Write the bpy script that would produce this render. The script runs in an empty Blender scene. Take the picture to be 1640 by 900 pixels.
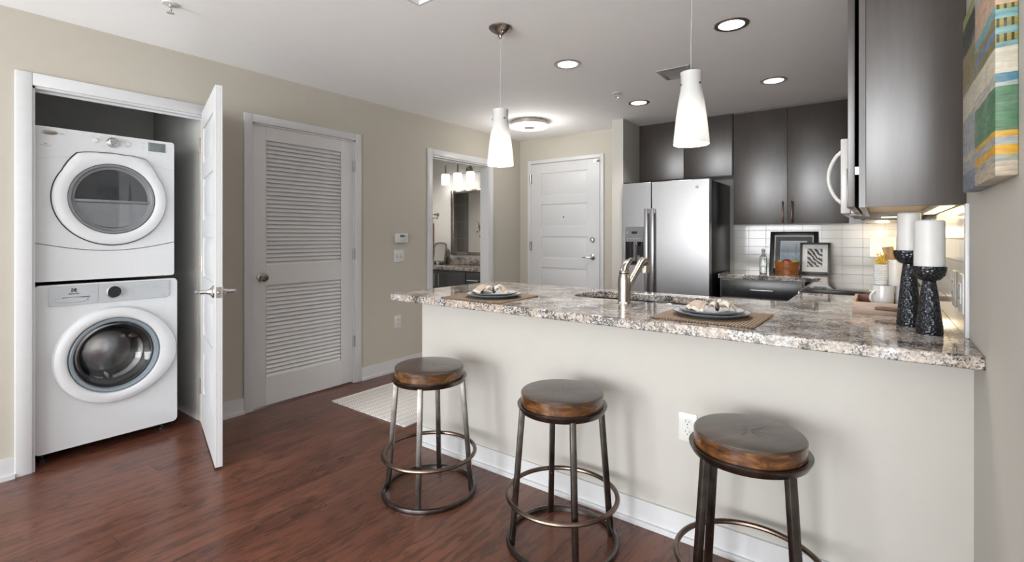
import bpy, bmesh, math, random
from mathutils import Vector, Matrix
random.seed(7)
PI = math.pi
C = bpy.context.scene.collection
S = bpy.context.scene

# ---------------------------------------------------------------- camera, world, light, exposure
FPX, HZ = 786.5, 378.0                       # focal length in pixels, horizon row (1640x900 frame)
cam = bpy.data.cameras.new('camera'); cam_o = bpy.data.objects.new('camera', cam); C.objects.link(cam_o)
cam.sensor_width = 36.0; cam.lens = 36.0 * FPX / 1640.0
cam.shift_y = -(450.0 - HZ) / 1640.0
cam.clip_start = 0.02
CX, CY, CZ = 3.56, 0.0, 1.24
cam_o.location = (CX, CY, CZ)
cam_o.rotation_euler = (PI / 2, 0, math.radians(36.78))
S.camera = cam_o

S.view_settings.view_transform = 'Standard'
try: S.view_settings.look = 'None'
except Exception: pass
S.view_settings.gamma = 1.0
S.view_settings.use_curve_mapping = False
S.view_settings.exposure = 0.12
S.cycles.max_bounces = 10
S.cycles.diffuse_bounces = 6
S.cycles.glossy_bounces = 5
S.cycles.sample_clamp_indirect = 6.0
S.cycles.caustics_reflective = False
S.cycles.caustics_refractive = False

W = bpy.data.worlds.new('world'); S.world = W; W.use_nodes = True
W.node_tree.nodes['Background'].inputs[0].default_value = (0.80, 0.90, 1.0, 1)
W.node_tree.nodes['Background'].inputs[1].default_value = 0.9

def area(name, loc, rot, sx, sy, power, color=(1, 1, 1), parent=None, shape='RECTANGLE', spread=None):
    l = bpy.data.lights.new(name, 'AREA'); l.shape = shape; l.size = sx
    if shape in ('RECTANGLE', 'ELLIPSE'): l.size_y = sy
    l.energy = power; l.color = color
    if spread: l.spread = spread
    o = bpy.data.objects.new(name, l); C.objects.link(o)
    o.location = loc; o.rotation_euler = rot
    if parent: o.parent = parent
    return o
# daylight entering through the two living-room windows behind the camera
area('window_daylight', (1.40, -4.44, 1.25), (PI / 2, 0, 0), 1.9, 2.1, 215, (0.955, 0.975, 1.0))
area('window_daylight', (4.25, -4.44, 1.25), (PI / 2, 0, 0), 2.7, 2.1, 170, (0.955, 0.975, 1.0))
POWER_CAN, POWER_PENDANT, POWER_BATH, POWER_FLUSH = 8.5, 15.0, .35, 9.0

# ---------------------------------------------------------------- materials
class NT:
    def __init__(s, name):
        s.m = bpy.data.materials.new(name); s.m.use_nodes = True
        s.t = s.m.node_tree; s.b = s.t.nodes['Principled BSDF']
    def n(s, kind, **kw):
        x = s.t.nodes.new(kind)
        for k, v in kw.items():
            if k in x.inputs: x.inputs[k].default_value = v
            else: setattr(x, k, v)
        return x
    def l(s, a, b): s.t.links.new(a, b)
    def obj(s): return s.n('ShaderNodeTexCoord').outputs['Object']
    def map(s, vec, scale=(1, 1, 1), loc=(0, 0, 0), rot=(0, 0, 0)):
        m = s.n('ShaderNodeMapping'); m.inputs['Scale'].default_value = scale
        m.inputs['Location'].default_value = loc; m.inputs['Rotation'].default_value = rot
        s.l(vec, m.inputs['Vector']); return m.outputs['Vector']
    def noise(s, vec, scale=5, detail=4, rough=.5, dist=0):
        x = s.n('ShaderNodeTexNoise', Scale=scale, Detail=detail, Roughness=rough, Distortion=dist)
        if vec: s.l(vec, x.inputs['Vector'])
        return x.outputs['Fac']
    def ramp(s, fac, stops, interp='LINEAR'):
        r = s.n('ShaderNodeValToRGB'); e = r.color_ramp; e.interpolation = interp
        while len(e.elements) < len(stops): e.elements.new(0.5)
        for el, (p, c) in zip(e.elements, stops):
            el.position = p; el.color = (*c, 1) if len(c) == 3 else c
        s.l(fac, r.inputs['Fac']); return r.outputs['Color']
    def mix(s, fac, a, b, mode='MIX'):
        x = s.n('ShaderNodeMix', data_type='RGBA', blend_type=mode)
        for i, v in ((0, fac), (6, a), (7, b)):
            if hasattr(v, 'is_linked') or hasattr(v, 'node'): s.l(v, x.inputs[i])
            else: x.inputs[i].default_value = v if i == 0 else (*v, 1)
        return x.outputs[2]
    def math(s, op, a, b=0.0, c=None):
        x = s.n('ShaderNodeMath', operation=op)
        for i, v in enumerate((a, b) if c is None else (a, b, c)):
            if hasattr(v, 'node'): s.l(v, x.inputs[i])
            else: x.inputs[i].default_value = v
        return x.outputs[0]
    def bump(s, h, strength=.2, dist=.01):
        b = s.n('ShaderNodeBump', Strength=strength, Distance=dist); s.l(h, b.inputs['Height'])
        s.l(b.outputs['Normal'], s.b.inputs['Normal'])
    def set(s, **kw):
        for k, v in kw.items():
            k = k.replace('_', ' ')
            if hasattr(v, 'node'): s.l(v, s.b.inputs[k])
            else: s.b.inputs[k].default_value = v

def pm(name, col, rough=.5, metal=0., vary=.06, scale=30., bump=0., coat=0., stretch=(1, 1, 1), emis=0., ecol=None, trans=0., alpha=1., ior=1.5):
    """plain procedural surface: a principled shader with a little noise in colour and roughness"""
    k = NT(name); v = k.map(k.obj(), stretch); f = k.noise(v, scale, 4, .55)
    lo = tuple(max(0, c * (1 - vary)) for c in col); hi = tuple(min(1, c * (1 + vary)) for c in col)
    k.set(Base_Color=k.ramp(f, [(.3, lo), (.7, hi)]), Metallic=metal, IOR=ior)
    k.set(Roughness=k.math('MULTIPLY_ADD', f, rough * .2, rough * .9))
    if bump: k.bump(f, bump, .004)
    if coat: k.set(Coat_Weight=coat, Coat_Roughness=.08)
    if emis: k.set(Emission_Color=(*(ecol or col), 1), Emission_Strength=emis)
    if trans: k.set(Transmission_Weight=trans)
    return k.m

def m_floor():
    k = NT('dark_oak_planks'); co = k.obj(); sx = k.n('ShaderNodeSeparateXYZ'); k.l(co, sx.inputs[0])
    X, Y = sx.outputs[0], sx.outputs[1]; w, L = .127, 1.35
    pxv = k.math('DIVIDE', X, w); ix = k.math('FLOOR', pxv)
    wn = k.n('ShaderNodeTexWhiteNoise', noise_dimensions='1D'); k.l(ix, wn.inputs['W'])
    py = k.math('DIVIDE', k.math('ADD', Y, k.math('MULTIPLY', wn.outputs['Value'], 7.3)), L); iy = k.math('FLOOR', py)
    cv = k.n('ShaderNodeCombineXYZ'); k.l(ix, cv.inputs[0]); k.l(iy, cv.inputs[1])
    w2 = k.n('ShaderNodeTexWhiteNoise', noise_dimensions='2D'); k.l(cv.outputs[0], w2.inputs['Vector'])
    idv = k.n('ShaderNodeSeparateColor'); k.l(w2.outputs['Color'], idv.inputs[0])
    off = k.n('ShaderNodeVectorMath', operation='SCALE'); k.l(w2.outputs['Color'], off.inputs[0]); off.inputs['Scale'].default_value = 13.
    add = k.n('ShaderNodeVectorMath', operation='ADD'); k.l(co, add.inputs[0]); k.l(off.outputs[0], add.inputs[1])
    g = add.outputs[0]
    # cathedral grain: contour lines of a stretched noise field
    f = k.noise(k.map(g, (7.0, .70, 1)), 1.0, 2, .4, .2)
    fine = k.noise(k.map(g, (120, 9, 1)), 1.0, 3, .6)
    pores = k.noise(k.map(g, (46, 10, 1)), 1.0, 2, .5)
    broad = k.noise(k.map(g, (9, 1.5, 1)), 1.0, 3, .5)
    rr = k.math('FRACT', k.math('ADD', k.math('MULTIPLY', f, 9.), k.math('MULTIPLY', pores, 1.5)))
    band = k.ramp(rr, [(0, (1, 1, 1)), (.16, (.9, .9, .9)), (.40, (0, 0, 0)), (.90, (0, 0, 0)), (1, (1, 1, 1))])
    t = k.math('ADD', .5, k.math('MULTIPLY_ADD', fine, .34, -.17))
    t = k.math('ADD', t, k.math('MULTIPLY_ADD', broad, .5, -.25))
    t = k.math('ADD', t, k.math('MULTIPLY_ADD', idv.outputs[0], .20, -.10))
    col = k.ramp(t, [(.15, (.058, .021, .0125)), (.42, (.122, .044, .026)), (.66, (.170, .067, .041)), (.95, (.225, .098, .065))])
    dark = k.math('MULTIPLY', band, k.ramp(fine, [(.36, (.35, .35, .35)), (.58, (1, 1, 1))]))
    col = k.mix(k.math('MULTIPLY', dark, .72), col, (.032, .014, .0095))
    fx = k.math('ABSOLUTE', k.math('SUBTRACT', k.math('FRACT', pxv), .5)); fy = k.math('ABSOLUTE', k.math('SUBTRACT', k.math('FRACT', py), .5))
    seam = k.math('MAXIMUM', k.math('GREATER_THAN', fx, .491), k.math('GREATER_THAN', fy, .4988))
    col = k.mix(k.math('MULTIPLY', seam, .6), col, (.012, .005, .004))
    k.set(Base_Color=col, Roughness=k.math('MULTIPLY_ADD', t, .14, .22))
    h = k.math('SUBTRACT', k.math('MULTIPLY', t, .4), seam); k.bump(h, .16, .002)
    return k.m

def m_granite():
    k = NT('speckled_granite'); v = k.obj()
    big = k.noise(v, 6, 5, .6, .6); med = k.noise(v, 62, 5, .62, .5); fin = k.noise(v, 170, 3, .6)
    base = k.ramp(med, [(.32, (.18, .165, .155)), (.43, (.38, .365, .35)), (.52, (.54, .535, .53)), (.68, (.68, .685, .69))])
    tan = k.mix(k.ramp(big, [(.36, (0, 0, 0)), (.54, (1, 1, 1))]), base, (.76, .585, .43), 'MULTIPLY')
    base = k.mix(.68, base, tan)
    gs = k.ramp(k.noise(v, 120, 3, .6), [(.50, (0, 0, 0)), (.60, (1, 1, 1))]); base = k.mix(k.math('MULTIPLY', gs, .6), base, (.19, .19, .20))
    cl = k.noise(v, 11, 3, .5)
    fl = k.math('ADD', k.math('MULTIPLY', fin, .75), k.math('MULTIPLY', cl, .50))
    fl = k.math('ADD', fl, k.math('MULTIPLY', k.noise(v, 70, 3, .6), .25))
    blk = k.ramp(fl, [(.755, (0, 0, 0)), (.80, (1, 1, 1))])
    col = k.mix(k.math('MULTIPLY', blk, .92), base, (.026, .026, .032))
    k.set(Base_Color=col, Roughness=.05, IOR=1.7)
    return k.m

def m_darkwood(name='espresso_wood', a=(.024, .0175, .0145), b=(.050, .0375, .031), rough=.36):
    k = NT(name); v = k.obj(); f = k.noise(k.map(v, (26, 26, 1.6)), 2.2, 5, .6, .3); c = k.noise(v, 5, 3, .5)
    k.set(Base_Color=k.ramp(k.math('ADD', k.math('MULTIPLY', f, .7), k.math('MULTIPLY', c, .3)), [(.3, a), (.7, b)]))
    k.set(Roughness=k.math('MULTIPLY_ADD', f, .12, rough - .05), Coat_Weight=1.0, Coat_Roughness=.30, IOR=1.55)
    k.bump(f, .05, .002); return k.m

def m_steel(name, col=(.62, .62, .63), rough=.26, st=(2, 2, 90)):
    k = NT(name); v = k.obj(); f = k.noise(k.map(v, st), 3, 3, .6)
    k.set(Base_Color=k.ramp(f, [(.3, tuple(c * .93 for c in col)), (.7, col)]), Metallic=1.0, Roughness=k.math('MULTIPLY_ADD', f, .08, rough - .04))
    k.bump(f, .015, .002); return k.m

def m_wood(name, a, b, c, scale=1., st=(3, 30, 30), rough=.35, coat=.2):
    k = NT(name); v = k.map(k.obj(), st); f = k.noise(v, 1.2 * scale, 5, .6, .7)
    k.set(Base_Color=k.ramp(f, [(.28, a), (.5, b), (.72, c)]), Roughness=rough, Coat_Weight=coat); k.bump(f, .08, .002)
    return k.m

def m_tile(name, axes, tw=.153, th=.079, o=(0, 0), col=(.66, .645, .61)):
    k = NT(name); s = k.n('ShaderNodeSeparateXYZ'); k.l(k.obj(), s.inputs[0]); c = k.n('ShaderNodeCombineXYZ')
    k.l(s.outputs[axes[0]], c.inputs[0]); k.l(s.outputs[axes[1]], c.inputs[1])
    b = k.n('ShaderNodeTexBrick', Scale=1.0); b.offset = 0.0; b.squash = 1.0
    k.l(k.map(c.outputs[0], (1, 1, 1), (o[0], o[1], 0)), b.inputs['Vector'])
    b.inputs['Mortar Size'].default_value = .0018; b.inputs['Mortar Smooth'].default_value = .3; b.inputs['Bias'].default_value = 0
    b.inputs['Brick Width'].default_value = tw; b.inputs['Row Height'].default_value = th
    b.inputs['Color1'].default_value = (*col, 1); b.inputs['Color2'].default_value = (*[x * .975 for x in col], 1); b.inputs['Mortar'].default_value = (.46, .44, .41, 1)
    k.set(Base_Color=b.outputs['Color'], Roughness=k.math('MULTIPLY_ADD', b.outputs['Fac'], .5, .12)); k.bump(k.math('SUBTRACT', 1.0, b.outputs['Fac']), .3, .002)
    return k.m

def m_hammered():
    k = NT('hammered_black_metal'); v = k.obj(); vo = k.n('ShaderNodeTexVoronoi', Scale=120.); k.l(v, vo.inputs['Vector'])
    d = vo.outputs['Distance']
    k.set(Base_Color=k.ramp(d, [(.2, (.022, .023, .026)), (.62, (.058, .062, .070))]), Metallic=.9, Roughness=k.ramp(d, [(.2, (.5, .5, .5)), (.6, (.27, .27, .27))]))
    k.bump(d, .75, .004); return k.m

def m_weave(name, a, b, scale=170.):
    k = NT(name); v = k.obj()
    w1 = k.n('ShaderNodeTexWave', Scale=scale * .16, Distortion=1.2); w1.bands_direction = 'X'; k.l(v, w1.inputs['Vector'])
    w2 = k.n('ShaderNodeTexWave', Scale=scale * .30, Distortion=1.6); w2.bands_direction = 'Y'; k.l(v, w2.inputs['Vector'])
    f = k.math('MULTIPLY', w1.outputs['Fac'], w2.outputs['Fac']); n = k.noise(v, 120, 3)
    f = k.math('ADD', f, k.math('MULTIPLY_ADD', n, .5, -.2))
    k.set(Base_Color=k.ramp(f, [(.08, a), (.6, b)]), Roughness=.75); k.bump(f, .8, .004); return k.m

def m_rug():
    k = NT('rug_weave'); v = k.obj()
    ch = k.n('ShaderNodeSeparateXYZ'); k.l(v, ch.inputs[0])
    zig = k.math('PINGPONG', ch.outputs[0], .016)
    w = k.math('SINE', k.math('MULTIPLY', k.math('ADD', ch.outputs[1], zig), 330.))
    st = k.math('SINE', k.math('MULTIPLY', ch.outputs[0], 2 * PI / .064))
    n = k.noise(v, 160, 3)
    f = k.math('ADD', k.math('MULTIPLY_ADD', w, .30, .42), k.math('MULTIPLY', n, .25))
    f = k.math('ADD', f, k.math('MULTIPLY', k.math('GREATER_THAN', st, .80), .5))
    k.set(Base_Color=k.ramp(f, [(.2, (.46, .42, .385)), (.75, (.76, .74, .71))]), Roughness=.95); k.bump(f, .5, .004); return k.m

def m_painting():
    """striped abstract canvas: bands by height, a second set of bands on the far part of the front"""
    k = NT('abstract_paint'); v = k.obj(); s = k.n('ShaderNodeSeparateXYZ'); k.l(v, s.inputs[0])
    n1 = k.noise(k.map(v, (4, 4, 14)), 2, 4, .6); brush = k.noise(k.map(v, (10, 10, 60)), 2, 5, .65)
    H = .495
    zz = k.math('DIVIDE', k.math('ADD', s.outputs[2], k.math('MULTIPLY_ADD', n1, .012, -.006)), H)
    q = lambda z: (z - 1.365) / H
    peach, teal, olive, cream, blue, grey, green, yel, beige = (.62, .45, .32), (.22, .42, .44), (.20, .19, .05), (.68, .63, .53), (.085, .25, .36), (.42, .44, .43), (.085, .22, .11), (.68, .40, .03), (.55, .48, .37)
    A = k.ramp(zz, [(0, beige), (q(1.395), (.38, .40, .33)), (q(1.409), yel), (q(1.429), grey), (q(1.448), yel), (q(1.459), green), (q(1.551), grey), (q(1.562), blue), (q(1.579), cream), (q(1.633), teal), (q(1.722), peach), (q(1.80), (.5, .5, .48))], 'CONSTANT')
    row = k.ramp(zz, [(0, (0, 0, 0)), (q(1.645), (1, 1, 1)), (q(1.661), (0, 0, 0)), (q(1.676), (1, 1, 1)), (q(1.692), (0, 0, 0)), (q(1.712), (1, 1, 1)), (q(1.722), (0, 0, 0))], 'CONSTANT')
    chk = k.math('GREATER_THAN', k.math('FRACT', k.math('MULTIPLY', s.outputs[0], 90.)), .4)
    chkc = k.mix(chk, (.05, .05, .02), (.36, .31, .07)); A = k.mix(row, A, chkc)
    B = k.ramp(zz, [(0, (.22, .26, .36)), (q(1.415), (.44, .44, .44)), (q(1.445), (.60, .56, .50)), (q(1.462), (.36, .38, .40)), (q(1.565), cream), (q(1.635), (.26, .22, .07)), (q(1.715), (.30, .24, .12)), (q(1.745), (.022, .02, .018)), (q(1.825), (.34, .40, .13))], 'CONSTANT')
    Ml = k.ramp(zz, [(0, beige), (q(1.395), (.42, .40, .37)), (q(1.409), yel), (q(1.429), grey), (q(1.448), yel), (q(1.459), green), (q(1.551), (.52, .50, .45)), (q(1.579), cream), (q(1.633), (.25, .21, .085)), (q(1.655), (.16, .24, .36)), (q(1.675), (.27, .22, .09)), (q(1.695), teal), (q(1.722), peach), (q(1.80), (.5, .5, .48))], 'CONSTANT')
    yy = k.math('ADD', s.outputs[1], k.math('MULTIPLY_ADD', n1, .03, -.015))
    far = k.math('GREATER_THAN', yy, .265); front = k.math('GREATER_THAN', s.outputs[1], .0015)
    col = k.mix(front, A, k.mix(far, Ml, B))
    patch = k.noise(k.map(v, (9, 9, 16)), 1.4, 5, .65, .8)
    col = k.mix(.55, col, k.ramp(brush, [(.32, (.10, .10, .10)), (.70, (.72, .70, .66))]), 'OVERLAY')
    col = k.mix(k.ramp(patch, [(.50, (0, 0, 0)), (.72, (.55, .55, .55))]), col, (.30, .32, .29))
    col = k.mix(.22, col, (.0, .0, .0))
    k.set(Base_Color=col, Roughness=.5); k.bump(brush, .2, .002); return k.m

def m_bwprint():
    k = NT('monochrome_print'); v = k.obj()
    w = k.n('ShaderNodeTexWave', Scale=4.2, Distortion=6.5, Detail=2.); w.inputs['Detail Scale'].default_value = 1.4; k.l(k.map(v, (2.2, 1, 2.6), rot=(0, .75, 0)), w.inputs['Vector'])
    f = k.noise(k.map(v, (40, 1, 30)), 1, 2)
    k.set(Base_Color=k.ramp(k.math('ADD', w.outputs['Fac'], k.math('MULTIPLY_ADD', f, .4, -.2)), [(.1, (.012, .012, .014)), (.5, (.15, .15, .16)), (.9, (.60, .60, .60))]), Roughness=.25); return k.m
def m_landscape():
    k = NT('pale_blue_print'); v = k.obj(); s = k.n('ShaderNodeSeparateXYZ'); k.l(v, s.inputs[0])
    n = k.noise(k.map(v, (60, 60, 22)), 1.2, 5, .7); z = k.math('ADD', k.math('DIVIDE', s.outputs[2], .20), k.math('MULTIPLY_ADD', n, .3, -.15))
    k.set(Base_Color=k.ramp(z, [(.0, (.22, .30, .42)), (.30, (.28, .38, .46)), (.40, (.50, .58, .64)), (.55, (.33, .39, .46)), (.8, (.52, .57, .62)), (1, (.62, .66, .70))]), Roughness=.25); return k.m

def m_opal():
    k = NT('opal_glass'); f = k.noise(k.obj(), 20, 3, .5)
    k.set(Base_Color=k.ramp(f, [(.3, (.74, .74, .735)), (.7, (.78, .78, .775))]), Roughness=.25)
    tr = k.n('ShaderNodeBsdfTranslucent'); tr.inputs['Color'].default_value = (.85, .84, .82, 1)
    mx = k.n('ShaderNodeMixShader'); mx.inputs[0].default_value = .42; k.l(k.b.outputs[0], mx.inputs[1]); k.l(tr.outputs[0], mx.inputs[2])
    k.l(mx.outputs[0], k.t.nodes['Material Output'].inputs['Surface']); return k.m

MT = dict(
    floor=m_floor(), granite=m_granite(), dark=m_darkwood(),
    dark_blue=m_darkwood('black_painted_wood', (.008, .0095, .012), (.018, .021, .026), .30),
    wall=pm('warm_grey_paint', (.475, .445, .385), .75, vary=.015, scale=12), wall2=pm('pale_wall_paint', (.475, .459, .424), .7, vary=.015, scale=12),
    closet=pm('closet_paint', (.50, .50, .48), .7, vary=.03), bathwall=pm('bath_paint', (.70, .69, .67), .7, vary=.02),
    ceil=pm('ceiling_paint', (.90, .905, .915), .85, vary=.01, scale=8, bump=.02),
    trim=pm('white_trim_paint', (.60, .605, .615), .35, vary=.015), door=pm('white_door_paint', (.57, .575, .585), .38, vary=.015),
    louver=pm('white_louver_paint', (.66, .66, .665), .42, vary=.015),
    enamel=pm('white_enamel', (.60, .61, .625), .18, vary=.01, coat=.4), enamel2=pm('pale_grey_plastic', (.42, .44, .46), .25, vary=.02),
    plastic=pm('white_plastic', (.62, .62, .60), .35, vary=.02), slot=pm('dark_slot', (.03, .03, .03), .6),
    grey=pm('grey_plastic', (.16, .165, .175), .35), gasket=pm('blue_grey_ring', (.20, .24, .27), .22, vary=.05), seam=pm('dark_seam', (.025, .027, .03), .6),
    darkglass=pm('dark_glass', (.035, .038, .042), .04, vary=.05, ior=1.6), greyglass=pm('smoked_glass', (.16, .165, .175), .06, vary=.04, ior=1.55),
    lcd=pm('grey_display', (.14, .17, .16), .2), green=pm('green_lit_segments', (.10, .35, .20), .4, emis=.15), ink=pm('grey_print', (.30, .31, .33), .5), inkdark=pm('dark_print', (.05, .055, .06), .5),
    steel=m_steel('brushed_stainless', (.40, .40, .41), .33), drum=m_steel('drum_stainless', (.55, .55, .56), .22, (20, 20, 20)),
    nickel=m_steel('brushed_nickel', (.40, .372, .34), .27, (5, 5, 1)), chrome=pm('polished_chrome', (.72, .72, .73), .12, 1.0, vary=.02),
    fridgeside=pm('black_fridge_side', (.012, .012, .013), .32, vary=.1), black=pm('black_plastic', (.012, .012, .014), .25), blackframe=pm('black_frame', (.012, .011, .011), .4, vary=.1),
    frame2=pm('charcoal_frame', (.035, .036, .04), .4, vary=.1), bronze=pm('bronze_pull', (.055, .036, .03), .28, .9, vary=.2), iron=pm('dark_bronze_iron', (.13, .118, .108), .30, 1.0, vary=.35, scale=18, bump=.05),
    copper=pm('worn_bronze_iron', (.17, .125, .10), .30, 1.0, vary=.35, scale=14, bump=.05),
    seat_top=m_wood('dark_stained_wood', (.028, .019, .015), (.052, .034, .026), (.085, .058, .044), 1., (4, 22, 22), .30, .35),
    seat_side=m_wood('burnt_amber_wood', (.022, .010, .005), (.075, .030, .010), (.20, .085, .022), 1.2, (9, 9, 26), .25, .4), crack=pm('seat_crack', (.008, .006, .005), .7),
    glass_shade=m_opal(), lens=pm('lit_lens', (.9, .9, .9), .4, emis=4., ecol=(1, .97, .92)),
    opal_lit=pm('lit_opal_lens', (.9, .9, .9), .4, emis=1.3, ecol=(1, .96, .88)), bath_shade=pm('lit_bath_glass', (.9, .9, .9), .4, emis=1.2, ecol=(1, .96, .9)),
    lamp_shade=pm('lit_linen_shade', (.85, .78, .62), .7, emis=.8, ecol=(1, .86, .62)), warm_strip=pm('lit_warm_strip', (.9, .8, .6), .4, emis=1.4, ecol=(1, .78, .45)),
    glass=pm('clear_glass', (.97, .98, .98), .03, vary=.0, trans=1., ior=1.45), mirror=pm('mirror_silver', (.88, .88, .88), .01, 1., vary=.0),
    wax=pm('white_wax', (.62, .62, .615), .45, vary=.015), wick=pm('burnt_wick', (.03, .025, .02), .8), hammered=m_hammered(),
    plate=pm('grey_stoneware', (.40, .40, .40), .22, vary=.08, scale=60), plate_dark=pm('slate_stoneware', (.10, .115, .135), .25, vary=.15),
    napkin=pm('beige_linen', (.37, .29, .23), .85, vary=.10, scale=120, bump=.2), napkin_edge=pm('cream_linen', (.50, .46, .40), .85, vary=.12, scale=160, bump=.2), ring=pm('black_ring', (.02, .02, .02), .4),
    mat=m_weave('woven_reed', (.07, .042, .026), (.40, .285, .19)), rug=m_rug(), rug_edge=pm('cream_binding', (.72, .70, .66), .9),
    bowlwood=m_wood('red_brown_wood', (.10, .030, .010), (.26, .085, .022), (.42, .155, .045), 1.6, (5, 5, 24), .3, .3),
    cratewood=m_wood('weathered_wood', (.24, .165, .125), (.36, .265, .21), (.46, .355, .29), 1.4, (5, 26, 26), .5, 0), crate_in=m_wood('brown_crate_inside', (.085, .035, .018), (.15, .062, .033), (.21, .095, .052), 1., (5, 20, 20), .5, 0),
    utensil=m_wood('gold_brown_wood', (.16, .085, .022), (.30, .17, .045), (.42, .25, .08), 1.5, (20, 20, 5), .45, 0), bark=pm('dark_handle_wood', (.12, .07, .05), .6, vary=.25),
    ceramic=pm('white_ceramic', (.55, .56, .57), .2, vary=.02, coat=.2), ceramic2=pm('matte_white_ceramic', (.60, .59, .57), .4, vary=.02),
    gold=pm('golden_sprigs', (.62, .40, .03), .5, vary=.3, scale=90), red=pm('red_apple_skin', (.28, .012, .02), .25, vary=.35, scale=40), greenapple=pm('green_apple_skin', (.25, .34, .035), .3, vary=.25, scale=40), stem=pm('brown_stem', (.08, .05, .03), .7),
    tile=m_tile('white_subway_tile', (0, 2), o=(.02, .0)), tile_r=m_tile('white_subway_tile_side', (1, 2), o=(.03, 0)), greytile=m_tile('grey_shower_tile', (0, 2), .30, .30, col=(.20, .195, .185)),
    matte_board=pm('grey_mat_board', (.13, .135, .145), .8), cream_board=pm('cream_mat_board', (.76, .73, .66), .8), white_board=pm('white_mat_board', (.78, .77, .74), .8), bw=m_bwprint(), landscape=m_landscape(), tree=pm('grey_tree_print', (.16, .19, .23), .5),
    painting=m_painting(), canvas_back=pm('raw_canvas', (.5, .46, .4), .8), cabinside=pm('pale_birch_underside', (.78, .64, .46), .45, vary=.08, scale=14), towel=pm('rust_towel', (.42, .15, .05), .9, vary=.12, scale=150, bump=.4),
    micro=pm('white_microwave', (.62, .62, .62), .22, vary=.01), cooktop=pm('black_cooktop_glass', (.01, .01, .011), .03, vary=.1), vent=pm('grey_vent_metal', (.34, .34, .34), .5), vase=pm('grey_glass_vase', (.30, .32, .35), .15, vary=.05), twig=pm('dried_twig', (.25, .2, .15), .8, vary=.3), cord=pm('clear_cord', (.42, .42, .42), .3),
)

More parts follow.
